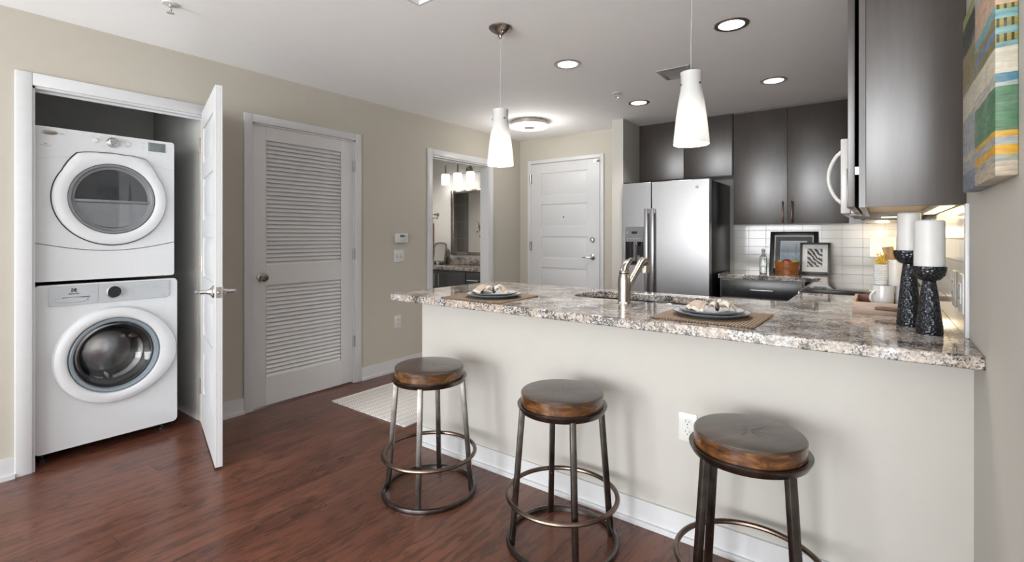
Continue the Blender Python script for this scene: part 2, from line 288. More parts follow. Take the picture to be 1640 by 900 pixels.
# ---------------------------------------------------------------- mesh helpers
class MB:
    def __init__(s): s.bm = bmesh.new(); s.mi = 0
    def _fin(s, fs):
        for f in fs: f.material_index = s.mi
    def box(s, a, b, bev=0., seg=2, rot=None):
        x0, y0, z0 = (min(a[i], b[i]) for i in range(3)); x1, y1, z1 = (max(a[i], b[i]) for i in range(3))
        t = bmesh.new(); vs = [t.verts.new(p) for p in ((x0, y0, z0), (x1, y0, z0), (x1, y1, z0), (x0, y1, z0), (x0, y0, z1), (x1, y0, z1), (x1, y1, z1), (x0, y1, z1))]
        for f in ((3, 2, 1, 0), (4, 5, 6, 7), (0, 1, 5, 4), (1, 2, 6, 5), (2, 3, 7, 6), (3, 0, 4, 7)): t.faces.new([vs[i] for i in f])
        if bev: bmesh.ops.bevel(t, geom=t.edges[:], offset=min(bev, .49 * min(x1 - x0, y1 - y0, z1 - z0)), segments=seg, profile=.5, affect='EDGES')
        if rot: bmesh.ops.transform(t, matrix=rot, verts=t.verts[:])
        return s.merge(t)
    def merge(s, t, mat=None):
        if mat: bmesh.ops.transform(t, matrix=mat, verts=t.verts[:])
        mp = {v: s.bm.verts.new(v.co) for v in t.verts}; fs = []
        for f in t.faces:
            try: fs.append(s.bm.faces.new([mp[v] for v in f.verts]))
            except ValueError: pass
        s._fin(fs); t.free(); return fs
    def lathe(s, prof, c=(0, 0, 0), axis='z', seg=40, cap=True):
        """prof: (radius, height) list along the axis"""
        rings = []
        def pt(r, h, a):
            u, v = r * math.cos(a), r * math.sin(a)
            p = {'z': (u, v, h), 'x': (h, u, v), 'y': (v, h, u)}[axis]
            return (c[0] + p[0], c[1] + p[1], c[2] + p[2])
        for r, h in prof:
            if r < 1e-6: rings.append([s.bm.verts.new(pt(0, h, 0))])
            else: rings.append([s.bm.verts.new(pt(r, h, 2 * PI * i / seg)) for i in range(seg)])
        fs = []
        for A, B in zip(rings, rings[1:]):
            for i in range(seg):
                j = (i + 1) % seg
                if len(A) == 1 and len(B) == 1: continue
                if len(A) == 1: fs.append(s.bm.faces.new((A[0], B[j], B[i])))
                elif len(B) == 1: fs.append(s.bm.faces.new((A[i], A[j], B[0])))
                else: fs.append(s.bm.faces.new((A[i], A[j], B[j], B[i])))
        if cap:
            if len(rings[0]) > 1: fs.append(s.bm.faces.new(rings[0][::-1]))
            if len(rings[-1]) > 1: fs.append(s.bm.faces.new(rings[-1]))
        s._fin(fs); return fs
    def cyl(s, p0, p1, r0, r1=None, seg=20):
        p0, p1 = Vector(p0), Vector(p1); r1 = r0 if r1 is None else r1
        d = p1 - p0; q = d.to_track_quat('Z', 'Y').to_matrix().to_4x4(); q.translation = p0
        t = MB(); t.lathe([(r0, 0), (r1, d.length)], seg=seg); s.merge(t.bm, q)
    def bar(s, p0, p1, w, d, up=(0, 0, 1), bev=0.):
        """rectangular bar; w across, d along the reference direction"""
        p0, p1 = Vector(p0), Vector(p1); z = (p1 - p0).normalized(); u = Vector(up); u = (u - z * u.dot(z)).normalized(); x = u.cross(z)
        m = Matrix((x, u, z)).transposed().to_4x4(); m.translation = p0
        t = MB(); t.box((-w / 2, -d / 2, 0), (w / 2, d / 2, (p1 - p0).length), bev); s.merge(t.bm, m)
    def tube(s, pts, r, seg=12, closed=False):
        pts = [Vector(p) for p in pts]; n = len(pts); rs = r if isinstance(r, (list, tuple)) else [r] * n; rings = []; prev = None
        for i, p in enumerate(pts):
            a = pts[(i - 1) % n] if (closed or i) else p; b = pts[(i + 1) % n] if (closed or i < n - 1) else p
            t = (b - a).normalized()
            if prev is None: prev = t.orthogonal().normalized()
            u = (prev - t * prev.dot(t)).normalized(); prev = u; w = t.cross(u)
            rings.append([s.bm.verts.new(p + (u * math.cos(2 * PI * k / seg) + w * math.sin(2 * PI * k / seg)) * rs[i]) for k in range(seg)])
        fs = []; pairs = list(zip(rings, rings[1:])) + ([(rings[-1], rings[0])] if closed else [])
        for A, B in pairs:
            for k in range(seg): fs.append(s.bm.faces.new((A[k], A[(k + 1) % seg], B[(k + 1) % seg], B[k])))
        if not closed: fs += [s.bm.faces.new(rings[0][::-1]), s.bm.faces.new(rings[-1])]
        s._fin(fs)
    def torus(s, c, R, r, axis='z', seg=56, rs=10, sq=1.0):
        pr = [(R + r * math.cos(2 * PI * k / rs), r * sq * math.sin(2 * PI * k / rs)) for k in range(rs)]
        s.lathe(pr + [pr[0]], c, axis, seg, cap=False)
    def grid(s, rows, thick=None):
        V = [[s.bm.verts.new(p) for p in r] for r in rows]; fs = []
        for A, B in zip(V, V[1:]):
            for i in range(len(A) - 1): fs.append(s.bm.faces.new((A[i], A[i + 1], B[i + 1], B[i])))
        s._fin(fs)
    def rings(s, loops, cap0=True, cap1=True):
        V = [[s.bm.verts.new(p) for p in L] for L in loops]; n = len(V[0]); fs = []
        for A, B in zip(V, V[1:]):
            for i in range(n): fs.append(s.bm.faces.new((A[i], A[(i + 1) % n], B[(i + 1) % n], B[i])))
        if cap0: fs.append(s.bm.faces.new(V[0][::-1]))
        if cap1: fs.append(s.bm.faces.new(V[-1]))
        s._fin(fs)
    def prism(s, poly, h0, h1, axis='z', bev=0.):
        """poly 2-D; axis z: (x,y), axis x: (y,z), axis y: (x,z)"""
        f = {'z': lambda p, h: (p[0], p[1], h), 'x': lambda p, h: (h, p[0], p[1]), 'y': lambda p, h: (p[0], h, p[1])}[axis]
        t = MB(); t.rings([[f(p, h0) for p in poly], [f(p, h1) for p in poly]])
        if bev: bmesh.ops.bevel(t.bm, geom=t.bm.edges[:], offset=bev, segments=2, profile=.5, affect='EDGES')
        s.merge(t.bm)
    def plate(s, outer, holes, h0, h1, axis='z'):
        """flat slab with holes, both given as 2-D loops"""
        f = {'z': lambda p, h: (p[0], p[1], h), 'x': lambda p, h: (h, p[0], p[1]), 'y': lambda p, h: (p[0], h, p[1])}[axis]
        t = bmesh.new(); E = []; L0 = []
        for lp in [outer] + holes:
            vs = [t.verts.new(f(p, h0)) for p in lp]; L0.append(vs)
            E += [t.edges.new((vs[i], vs[(i + 1) % len(vs)])) for i in range(len(vs))]
        bmesh.ops.triangle_fill(t, use_beauty=True, use_dissolve=False, edges=E)
        base = t.faces[:]; up = {v: t.verts.new(Vector(f((0, 0), h1)) - Vector(f((0, 0), h0)) + v.co) for v in t.verts[:]}
        for fc in base: t.faces.new([up[v] for v in reversed(fc.verts)])
        for vs in L0:
            for i in range(len(vs)):
                a, b = vs[i], vs[(i + 1) % len(vs)]; t.faces.new((a, b, up[b], up[a]))
        s.merge(t)
    def sphere(s, c, r, sq=(1, 1, 1), seg=20):
        n = seg // 2; pr = [(math.sin(PI * i / n) * r, -math.cos(PI * i / n) * r) for i in range(n + 1)]; pr[0] = (0, -r); pr[-1] = (0, r)
        t = MB(); t.lathe(pr, seg=seg); m = Matrix.Diagonal((*sq, 1)); m.translation = Vector(c); s.merge(t.bm, m)
    def build(s, name, mats, parent=None, loc=(0, 0, 0), rotz=0., smooth=True, bevel=0., origin=None):
        bm = s.bm
        if origin: bmesh.ops.translate(bm, vec=-Vector(origin), verts=bm.verts[:]); loc = origin
        bmesh.ops.recalc_face_normals(bm, faces=bm.faces[:])
        if smooth:
            for f in bm.faces: f.smooth = True
            for e in bm.edges:
                if len(e.link_faces) == 2 and e.calc_face_angle(0) > .62: e.smooth = False
        me = bpy.data.meshes.new(name); bm.to_mesh(me); bm.free()
        for m in (mats if isinstance(mats, (list, tuple)) else [mats]): me.materials.append(MT[m])
        o = bpy.data.objects.new(name, me); C.objects.link(o); o.location = loc; o.rotation_euler = (0, 0, rotz)
        if parent: o.parent = parent
        if bevel:
            b = o.modifiers.new('edge', 'BEVEL'); b.width = bevel; b.segments = 2; b.limit_method = 'ANGLE'; b.angle_limit = .7
        return o

def tag(o, label, cat, group=None):
    o['label'] = label; o['category'] = cat
    if group: o['group'] = group
    return o
def thing(name, label, cat, loc=(0, 0, 0), rotz=0., group=None):
    o = bpy.data.objects.new(name, None); C.objects.link(o); o.location = loc; o.rotation_euler = (0, 0, rotz)
    o.empty_display_size = .1
    return tag(o, label, cat, group)
def struct(o): o['kind'] = 'structure'; return o
def dup(o, parent=None, **kw):
    c = o.copy(); C.objects.link(c); c.parent = parent
    for ch in [x for x in o.children]: dup(ch, c)
    for k, v in kw.items():
        if k in ('label', 'group'): c[k] = v
        else: setattr(c, k, v)
    return c
def text(s, size, name, mat, parent, loc, rot, depth=.0008, align='CENTER', sx=1.0):
    cu = bpy.data.curves.new('t', 'FONT'); cu.body = s; cu.size = size; cu.extrude = depth; cu.align_x = align; cu.align_y = 'CENTER'
    t = bpy.data.objects.new('t', cu); C.objects.link(t); bpy.context.view_layer.update()
    me = bpy.data.meshes.new_from_object(t.evaluated_get(bpy.context.evaluated_depsgraph_get()))
    bpy.data.objects.remove(t); me.name = name; me.materials.clear(); me.materials.append(MT[mat])
    for p in me.polygons: p.material_index = 0
    o = bpy.data.objects.new(name, me); C.objects.link(o); o.location = loc; o.rotation_euler = rot; o.scale = (sx, 1, 1)
    if parent: o.parent = parent
    return o
def circ(cx, cy, r, n=48, r2=None): return [(cx + r * math.cos(2 * PI * i / n), cy + (r2 or r) * math.sin(2 * PI * i / n)) for i in range(n)]
def rrect(x0, y0, x1, y1, r, n=6):
    out = []
    for cx, cy, a in ((x1 - r, y1 - r, 0), (x0 + r, y1 - r, 90), (x0 + r, y0 + r, 180), (x1 - r, y0 + r, 270)):
        for i in range(n + 1):
            t = math.radians(a + 90 * i / n); out.append((cx + r * math.cos(t), cy + r * math.sin(t)))
    return out
FACE_X = (PI / 2, 0, PI / 2)      # text lying on a plane that faces +x
FACE_NY = (PI / 2, 0, 0)          # text lying on a plane that faces -y

# ---------------------------------------------------------------- the room
R, ZC, ZH, YF, YK, YN = 3.79, 2.41, 2.74, 4.93, 5.30, -4.5
YP = 2.03                                  # living-room face of the half wall
b = MB(); b.box((-2.8, YN - .2, -.08), (6.4, YK + .2, 0)); struct(b.build('floor', 'floor'))
b = MB(); b.box((0, 1.72, ZC), (R, YK, ZC + .1)); b.box((0, YN, ZC), (1.683, 1.72, ZC + .1)); b.box((-2.8, YN, ZC), (0, YK, ZC + .1))
struct(b.build('ceiling', 'ceil'))
b = MB(); b.box((1.683, YN, ZH), (6.4, 1.72, ZH + .1)); struct(b.build('ceiling_raised', 'ceil'))
b = MB(); b.box((1.683, 1.72, ZC + .1), (R, 1.80, ZH + .1)); b.box((1.60, YN, ZC + .1), (1.683, 1.80, ZH + .1)); b.box((1.683, 1.708, ZC), (R, 1.72, ZH)); b.box((1.683, YN, ZC), (1.695, 1.708, ZH))
struct(b.build('trim_1', 'trim'))
# left wall with the laundry opening and the bathroom opening
def wall_x(b, x0, x1, y0, y1, z1, holes):
    y = y0
    for (a, c, h) in holes: b.box((x0, y, 0), (x1, a, z1)); b.box((x0, a, h), (x1, c, z1)); y = c
    b.box((x0, y, 0), (x1, y1, z1))
CL0, CL1, CLH = .555, 1.385, 2.03
BA0, BA1, BAH = 3.43, 4.325, 2.045
b = MB(); wall_x(b, -.12, 0, YN, YF + .12, ZC, [(CL0, CL1, CLH), (1.68, 2.535, 2.045), (BA0, BA1, BAH)]); struct(b.build('wall_left', 'wall'))
b = MB(); b.box((0, YF, 0), (1.396, YF + .12, ZC)); struct(b.build('wall_far', 'wall'))
b = MB(); b.box((1.396, 4.584, 0), (1.516, YK, ZC)); struct(b.build('wall_return', 'wall2'))
b = MB(); b.box((1.516, YK, 0), (R + .14, YK + .12, ZC)); struct(b.build('wall_kitchen', 'wall2'))
b = MB(); b.box((R, 1.0, 0), (R + .14, YK, ZH)); struct(b.build('wall_right', 'wall2'))
b = MB(); b.box((R + .14, 1.0, 0), (6.4, 1.12, ZH)); struct(b.build('wall_side', 'wall2'))
b = MB(); b.box((6.3, YN, 0), (6.4, 1.0, ZH)); struct(b.build('wall_east', 'bathwall'))
b = MB()
for x0, x1 in ((-.12, .45), (2.35, 2.9), (5.6, 6.4)): b.box((x0, YN - .12, 0), (x1, YN, ZH))
for x0, x1 in ((.45, 2.35), (2.9, 5.6)): b.box((x0, YN - .12, 0), (x1, YN, .2)); b.box((x0, YN - .12, 2.3), (x1, YN, ZH))
struct(b.build('wall_rear', 'bathwall'))
for i, (x0, x1) in enumerate(((.45, 2.35), (2.9, 5.6))):
    b = MB()
    for k in range(4): xx = x0 + (x1 - x0 - .05) * k / 3; b.box((xx, YN - .08, .2), (xx + .05, YN - .03, 2.3))
    b.box((x0, YN - .08, .2), (x1, YN - .03, .26)); b.box((x0, YN - .08, 2.24), (x1, YN - .03, 2.3))
    struct(b.build('window_%d' % (i + 1), 'trim'))
# half wall under the bar top
PX0 = 1.372
b = MB(); b.box((PX0, YP, 0), (R, YP + .11, .876)); struct(b.build('wall_peninsula', 'wall2'))
# laundry closet shell
b = MB(); b.box((-1.0, .40, 0), (-.94, 1.46, ZC)); b.box((-.94, .40, 0), (-.12, .46, ZC)); b.box((-.94, 1.383, 0), (-.12, 1.46, ZC)); struct(b.build('wall_closet', 'closet'))
# bathroom shell
b = MB(); b.box((-2.66, YF - .03, 0), (-.12, YF + .09, ZC)); struct(b.build('wall_bathroom_far', 'bathwall'))
b = MB(); b.box((-2.72, 3.10, 0), (-2.6, YF, ZC)); struct(b.build('wall_bathroom_left', 'bathwall'))
b = MB(); b.box((-2.6, 3.08, 0), (-.12, 3.2, ZC)); struct(b.build('wall_bathroom_near', 'bathwall'))
b = MB(); b.box((-2.6, 3.2, 0), (-.06, YF - .03, .006)); struct(b.build('floor_bathroom_bounce', 'bathwall'))  # unseen pale floor, put in to bounce light around the bathroom
b = MB(); b.box((-2.6, 3.2, 0), (-2.33, 3.215, 2.2)); b.box((-2.6, 3.215, 0), (-2.585, 3.40, 2.2)); struct(b.build('wall_shower', 'greytile'))
b = MB(); b.box((-2.9, 0, 0), (2.9, 3.9, .012), .004); tag(b.build('bounce_rug', 'rug_edge', loc=(3.1, -4.2, 0)), 'large cream rug added unseen behind the camera to bounce light', 'rug')  # added out of view; its cream surface throws window light up to the ceiling
# casings, jambs, baseboards
def casing_x(n, y0, y1, h, w=.065, t=.018, deep=.12, mat='trim'):
    b = MB(); b.box((0, y0 - w, 0), (t, y0, h + w), .004); b.box((0, y1, 0), (t, y1 + w, h + w), .004); b.box((0, y0, h), (t, y1, h + w), .004)
    b.box((-deep, y0, 0), (.004, y0 + .012, h)); b.box((-deep, y1 - .012, 0), (.004, y1, h)); b.box((-deep, y0, h - .012), (.004, y1, h))
    b.box((-.045, y0 + .012, h - .024), (-.035, y1 - .012, h - .012))
    struct(b.build('trim_%d' % n, mat))
casing_x(2, CL0, CL1, CLH, deep=.045); casing_x(3, 1.682, 2.535, 2.047, .058); casing_x(4, BA0, BA1, BAH, .062)
b = MB(); b.box((.122, YF - .018, 0), (.169, YF, 2.15), .004); b.box((1.098, YF - .018, 0), (1.14, YF, 2.15), .004); b.box((.169, YF - .018, 2.108), (1.098, YF, 2.15), .004); struct(b.build('trim_5', 'trim'))
def base(b, a, c, nrm, h=.108):
    a, c, n = Vector((*a, 0)), Vector((*c, 0)), Vector((*nrm, 0))
    for off, hh in ((.012, h), (.024, .022)):
        q = [a, c, c + n * off, a + n * off]; b.rings([[(p.x, p.y, 0) for p in q], [(p.x, p.y, hh) for p in q]])
b = MB()
for y0, y1 in ((YN, CL0 - .065), (CL1 + .065, 1.624), (2.595, BA0 - .062), (BA1 + .062, YF)): base(b, (0, y0), (0, y1), (1, 0))
struct(b.build('baseboard_left', 'trim'))
b = MB(); base(b, (PX0 - .024, YP), (R, YP), (0, -1)); base(b, (PX0, YP), (PX0, YP + .11), (-1, 0)); struct(b.build('baseboard_peninsula', 'trim'))
b = MB(); base(b, (0, YF), (.122, YF), (0, -1)); base(b, (1.14, YF), (1.396, YF), (0, -1)); base(b, (1.396, 4.584), (1.396, YF), (-1, 0)); struct(b.build('baseboard_far', 'trim'))
b = MB(); base(b, (R, 1.0), (R, YP), (-1, 0)); struct(b.build('baseboard_right', 'trim'))

# ---------------------------------------------------------------- doors
def panel_leaf(w, h, t, panels, sx=.125):
    """slab in local x (width), y (thickness), z with recessed and raised panels on both faces"""
    b = MB(); b.box((0, -t / 2 + .009, 0), (w, t / 2 - .009, h)); z = 0
    for f0, f1 in ((-t / 2, -t / 2 + .0095), (t / 2 - .0095, t / 2)):
        b.box((0, f0, 0), (sx, f1, h), .0); b.box((w - sx, f0, 0), (w, f1, h)); z = 0
        for p0, p1 in panels: b.box((sx, f0, z), (w - sx, f1, p0)); z = p1
        b.box((sx, f0, z), (w - sx, f1, h))
        s = -1 if f0 < 0 else 1
        for p0, p1 in panels:
            lo = [(sx + .018, p0 + .018), (w - sx - .018, p0 + .018), (w - sx - .018, p1 - .018), (sx + .018, p1 - .018)]
            hi = [(sx + .05, p0 + .05), (w - sx - .05, p0 + .05), (w - sx - .05, p1 - .05), (sx + .05, p1 - .05)]
            y0, y1 = s * (t / 2 - .009), s * (t / 2 - .002)
            b.rings([[(x, y0, z_) for x, z_ in lo], [(x, y1, z_) for x, z_ in hi]], cap0=False)
    return b
FIVE = [(.235, .495), (.605, .86), (.97, 1.225), (1.34, 1.605), (1.70, 1.975)]
def hinge(parent, loc, mat='nickel', axis_off=(0, 0, 0)):
    b = MB(); b.cyl((0, 0, -.05), (0, 0, .05), .006, seg=10); b.box((-.003, -.018, -.05), (.0, .018, .05)); o = b.build('hinge', mat, parent, loc); return o
# laundry door, hinged at the far jamb and swung out into the room
d1 = bpy.data.objects.new('door_1', None); C.objects.link(d1); d1.location = (.022, 1.352, .012); d1.rotation_euler = (0, 0, math.atan2(-.211, .722)); struct(d1)
d1['label'] = 'white panelled laundry closet door standing open into the room'
panel_leaf(.755, 2.03, .035, [(.225, .49), (.60, .86), (.97, 1.22), (1.33, 1.59), (1.69, 1.91)], .11).build('leaf', 'door', d1, (0, .0175, 0), bevel=.0015)
for sgn in (-1, 1):
    b = MB(); y = sgn * .0175
    b.lathe([(.034, 0), (.033, .006), (.024, .012), (.014, .022), (.012, .034)] if sgn > 0 else [(.034, 0), (.033, -.006), (.024, -.012), (.014, -.022), (.012, -.034)], (0, y, 0), 'y', 28)
    b.tube([(0, y + sgn * .030, 0), (0, y + sgn * .060, 0), (-.02, y + sgn * .070, 0), (-.10, y + sgn * .072, -.004)], [.011, .0105, .011, .009], 12)
    b.build('lever_handle', 'chrome', d1, (.695, .0175, .928))
b = MB(); b.box((0, -.0125, -.029), (.0015, .0125, .029), .0); b.lathe([(.0075, 0), (.0075, .006), (.004, .009)], (0, 0, .0), 'x', 14); b.build('latch_plate', 'nickel', d1, (.755, .0175, .928))
for z in (.25, 1.05, 1.82): hinge(d1, (-.004, .002, z))
# louvred door in the left wall
d2 = bpy.data.objects.new('door_2', None); C.objects.link(d2); d2.location = (-.006, 1.688, .012); struct(d2); d2['label'] = 'white louvred utility closet door, closed'
b = MB(); t = .035; W2, H2 = .842, 2.026
b.box((-t, 0, 0), (0, .096, H2), .002); b.box((-t, W2 - .116, 0), (0, W2, H2), .002)
for z0, z1 in ((0, .2), (.87, 1.012), (1.925, H2)): b.box((-t, .096, z0), (0, W2 - .116, z1))
b.build('leaf', 'louver', d2)
for z0, z1, n in ((.2, .87, 22), (1.012, 1.925, 30)):
    b = MB(); p = (z1 - z0) / n
    b.box((-t + .002, .096, z0), (-t + .005, W2 - .116, z1))
    for i in range(n):
        zc = z0 + (i + .5) * p; m = Matrix.Translation((-.016, 0, zc)) @ Matrix.Rotation(math.radians(58), 4, 'Y')
        b.box((-.0185, .097, -.003), (.0185, W2 - .117, .003), .002, 1, rot=m)
    b.box((-.006, .096, z0), (.001, .102, z1)); b.box((-.006, W2 - .122, z0), (.001, W2 - .116, z1))
    b.build('louver_panel', 'louver', d2)
b = MB(); b.lathe([(.031, 0), (.031, .004), (.026, .009), (.013, .012), (.012, .032), (.022, .040), (.0285, .050), (.028, .060), (.020, .067), (0, .069)], (0, 0, 0), 'x', 32); b.build('knob', 'nickel', d2, (0, .062, .93))
b = MB(); b.box((-.005, -.004, -.03), (.001, .004, .03)); b.build('latch_plate', 'nickel', d2, (0, -.003, .93))
for z in (.35, 1.09, 1.83):
    b = MB(); b.cyl((.009, 0, -.048), (.009, 0, .048), .0065, seg=10); b.box((0, -.016, -.048), (.004, .018, .048)); b.build('hinge', 'nickel', d2, (.0, W2 + .005, z - .012))
# entry door in the far wall
d3 = bpy.data.objects.new('door_3', None); C.objects.link(d3); d3.location = (.172, YF - .012, .01); struct(d3); d3['label'] = 'white five-panel entry door, closed'
panel_leaf(.922, 2.088, .04, FIVE, .155).build('leaf', 'door', d3, (0, .014, 0), bevel=.0015)
b = MB(); b.box((-.003, .0, 0), (.926, .006, 2.096)); b.build('door_gap', 'seam', d3, (0, .012, 0))
b = MB(); b.lathe([(.033, 0), (.032, -.006), (.022, -.012), (.012, -.02), (.011, -.045)], (0, 0, 0), 'y', 28); b.tube([(0, -.04, 0), (-.015, -.052, 0), (-.105, -.055, -.004)], [.011, .011, .008], 12); b.build('lever_handle', 'chrome', d3, (.836, -.006, .995))
b = MB(); b.lathe([(.033, 0), (.032, -.008), (.026, -.014), (0, -.015)], (0, 0, 0), 'y', 28); b.box((-.005, -.026, -.014), (.005, -.012, .014), .002); b.build('deadbolt', 'chrome', d3, (.836, -.006, 1.188))
b = MB(); b.lathe([(.008, 0), (.008, -.004), (0, -.0045)], (0, 0, 0), 'y', 16); b.build('peephole', 'black', d3, (.461, -.003, 1.45))
for z in (.32, 1.11, 1.92):
    b = MB(); b.cyl((0, -.008, -.055), (0, -.008, .055), .007, seg=10); b.box((-.018, -.004, -.055), (.018, -.001, .055)); b.build('hinge', 'nickel', d3, (.0, -.004, z))
b = MB(); b.tube([(0, 0, 0), (.03, -.03, -.008), (.055, -.04, -.004)], .006, 8); b.sphere((.055, -.04, -.004), .010); b.box((-.02, -.004, -.012), (.02, .002, .012)); b.build('door_stop', 'nickel', d3, (.870, -.004, 2.062))

# ---------------------------------------------------------------- kitchen counters
b = MB(); outer = [(1.326, 1.835), (1.341, 1.82), (R, 1.82), (R, 3.275), (3.19, 3.275), (3.19, 2.77), (1.341, 2.77), (1.326, 2.755)]
SX0, SX1, SY0, SY1 = 2.20, 2.98, 2.335, 2.66
b.plate(outer, [rrect(SX0, SY0, SX1, SY1, .09)[::-1]], .876, .914)
tag(b.build('bar_countertop', 'granite', bevel=.004, origin=(2.5, 2.3, .876)), 'speckled granite bar top on the half wall, sink let into it', 'countertop')
b = MB(); b.box((2.395, 4.66, .862), (R, YK, .900)); b.box((3.19, 4.05, .862), (R, 4.66, .900)); tag(b.build('back_countertop', 'granite', bevel=.004, origin=(3.0, 4.9, .862)), 'speckled granite counter along the back wall beside the fridge', 'countertop')
# sink
sk = thing('sink', 'stainless double bowl sink set under the bar top', 'sink', ((SX0 + SX1) / 2, (SY0 + SY1) / 2, .70))
def bowl(x0, x1, name='bowl'):
    b = MB(); y0, y1 = SY0 - .012, SY1 + .012; L = []
    for ins, z in ((0., .875), (.006, .87), (.012, .74), (.04, .715)): L.append([(x, y, z) for x, y in rrect(x0 + ins, y0 + ins, x1 - ins, y1 - ins, .085 - ins * .5)])
    b.rings(L, cap0=False); b.build(name, 'steel', sk, origin=None).location = Vector((0, 0, 0)) - sk.location
bowl(SX0 - .012, 2.60); bowl(2.615, SX1 + .012)
b = MB(); b.box((2.596, SY0 - .01, .80), (2.620, SY1 + .01, .868), .006); o = b.build('divider', 'steel', sk); o.location = -Vector(sk.location)
for xx in (2.40, 2.80):
    b = MB(); b.lathe([(.04, 0), (.04, .004), (.03, .005), (.012, .002), (0, .002)], seg=24); b.build('drain', 'chrome', sk, (xx - sk.location.x, 0, .716 - sk.location.z))
# faucet
fa = thing('faucet', 'brushed nickel single lever faucet beside the sink', 'faucet', (2.567, 2.24, .914))
b = MB(); b.lathe([(.033, 0), (.033, .003), (.0305, .006), (.0300, .018), (.0305, .09), (.0295, .115), (.0255, .136), (.0225, .147)], seg=32); b.build('body', 'nickel', fa)
b = MB(); b.lathe([(.0225, 0), (.0245, .003), (.0235, .012), (.012, .026), (0, .029)], seg=28); b.build('cap', 'nickel', fa, (0, 0, .146))
b = MB(); b.lathe([(.0242, 0), (.0242, .005)], seg=28); b.build('collar', 'black', fa, (0, 0, .143))
b = MB(); b.tube([(0, -.010, .150), (0, .005, .172), (0, .04, .195), (0, .085, .209), (0, .108, .212)], [.019, .0195, .0155, .0105, .006], 14); b.build('lever', 'nickel', fa)
b = MB(); b.tube([(0, .015, .055), (0, .06, .085), (0, .15, .145), (0, .205, .181), (0, .232, .193), (0, .252, .190), (0, .264, .176)], [.0165, .0165, .016, .0185, .023, .026, .027], 16); b.build('spout', 'nickel', fa)
b = MB(); b.lathe([(.0270, 0), (.0285, .022), (.0265, .042), (.016, .052)], seg=24); b.build('spray_head', 'nickel', fa, (0, .266, .132))
# base cabinets under the counters
def shaker_front(b, x0, x1, z0, z1, y, t=.02): b.box((x0, y - t, z0), (x1, y, z1), .002)
cb = thing('base_cabinet', 'black base cabinet with drawer beside the fridge', 'cabinet', (2.41, 5.29, 0))
b = MB(); b.box((0, -.61, .10), (.66, 0, .862)); b.box((0, -.55, 0), (.66, 0, .10)); b.build('body', 'dark_blue', cb)
b = MB(); shaker_front(b, .015, .645, .705, .850, -.61); dr = b.build('drawer', 'dark_blue', cb)
b = MB(); b.cyl((.255, -.665, .775), (.435, -.665, .775), .005, seg=12); b.cyl((.275, -.665, .775), (.275, -.63, .775), .004, seg=8); b.cyl((.415, -.665, .775), (.415, -.63, .775), .004, seg=8); b.build('handle', 'chrome', dr)
for x0, x1, hx in ((.015, .325, .29), (.335, .645, .37)):
    b = MB(); shaker_front(b, x0, x1, .115, .695, -.61); dd = b.build('door', 'dark_blue', cb)
    b = MB(); b.cyl((hx, -.665, .50), (hx, -.665, .66), .005, seg=12); b.cyl((hx, -.665, .52), (hx, -.63, .52), .004, seg=8); b.cyl((hx, -.665, .64), (hx, -.63, .64), .004, seg=8); b.build('handle', 'chrome', dd)
pc = thing('base_cabinet', 'dark base cabinet run on the kitchen side of the half wall', 'cabinet', (1.40, 2.145, 0))
b = MB(); W3 = 1.78; b.box((0, 0, .10), (.74, .60, .875)); b.box((.74, 0, .10), (1.62, .60, .69)); b.box((1.62, 0, .10), (W3, .60, .875)); b.box((0, 0, 0), (W3, .54, .10)); b.build('body', 'dark_blue', pc)
for k in range(4):
    b = MB(); x0 = .01 + k * .444; b.box((x0, .60, .115), (x0 + .43, .62, .68 if k in (2, 3) else .85), .002); dd = b.build('door', 'dark_blue', pc)
    b = MB(); hx = x0 + (.39 if k % 2 == 0 else .04); b.cyl((hx, .655, .50), (hx, .655, .64), .005, seg=10); b.cyl((hx, .62, .52), (hx, .655, .52), .004, seg=8); b.cyl((hx, .62, .62), (hx, .655, .62), .004, seg=8); b.build('handle', 'chrome', dd)
for y0, y1, lab in ((2.78, 3.27, 'dark corner base cabinet between the bar and the range'), (4.055, 4.64, 'dark corner base cabinet beyond the range')):
    zt = .875 if y0 < 4 else .861
    cc = thing('base_cabinet', lab, 'cabinet', (3.21, y0, 0)); b = MB(); b.box((.02, 0, .10), (.575, y1 - y0, zt)); b.box((.07, 0, 0), (.575, y1 - y0, .10)); b.build('body', 'dark_blue', cc)
    b = MB(); b.box((0, .01, .115), (.02, y1 - y0 - .01, zt - .02), .002); b.build('door', 'dark_blue', cc)
# range with glass cooktop
rg = thing('range', 'electric range with black glass cooktop between the counters', 'range', (3.19, 3.28, 0))
b = MB(); b.box((.02, 0, .05), (.59, .765, .895)); b.build('body', 'fridgeside', rg)
b = MB(); b.box((0, .0, .895), (.60, .765, .917), .003); b.build('cooktop', 'cooktop', rg)
b = MB(); b.box((-.008, .0, .893), (.0, .765, .918), .002); b.build('front_trim', 'steel', rg)
b = MB(); b.box((-.02, .01, .22), (.02, .755, .78), .004); od = b.build('oven_door', 'steel', rg); b = MB(); b.box((-.022, .12, .32), (-.019, .645, .62)); b.build('window', 'darkglass', od)
b = MB(); b.cyl((-.06, .06, .73), (-.06, .70, .73), .011); b.cyl((-.06, .1, .73), (-.02, .1, .73), .008); b.cyl((-.06, .66, .73), (-.02, .66, .73), .008); b.build('handle', 'steel', od)
b = MB(); b.box((-.02, .01, .79), (.02, .755, .885), .004); cp = b.build('control_panel', 'black', rg)
for yy in (.10, .20, .56, .66): b = MB(); b.lathe([(.02, 0), (.018, -.02), (0, -.021)], (-.02, yy, .84), 'x', 20); b.build('knob', 'steel', cp)

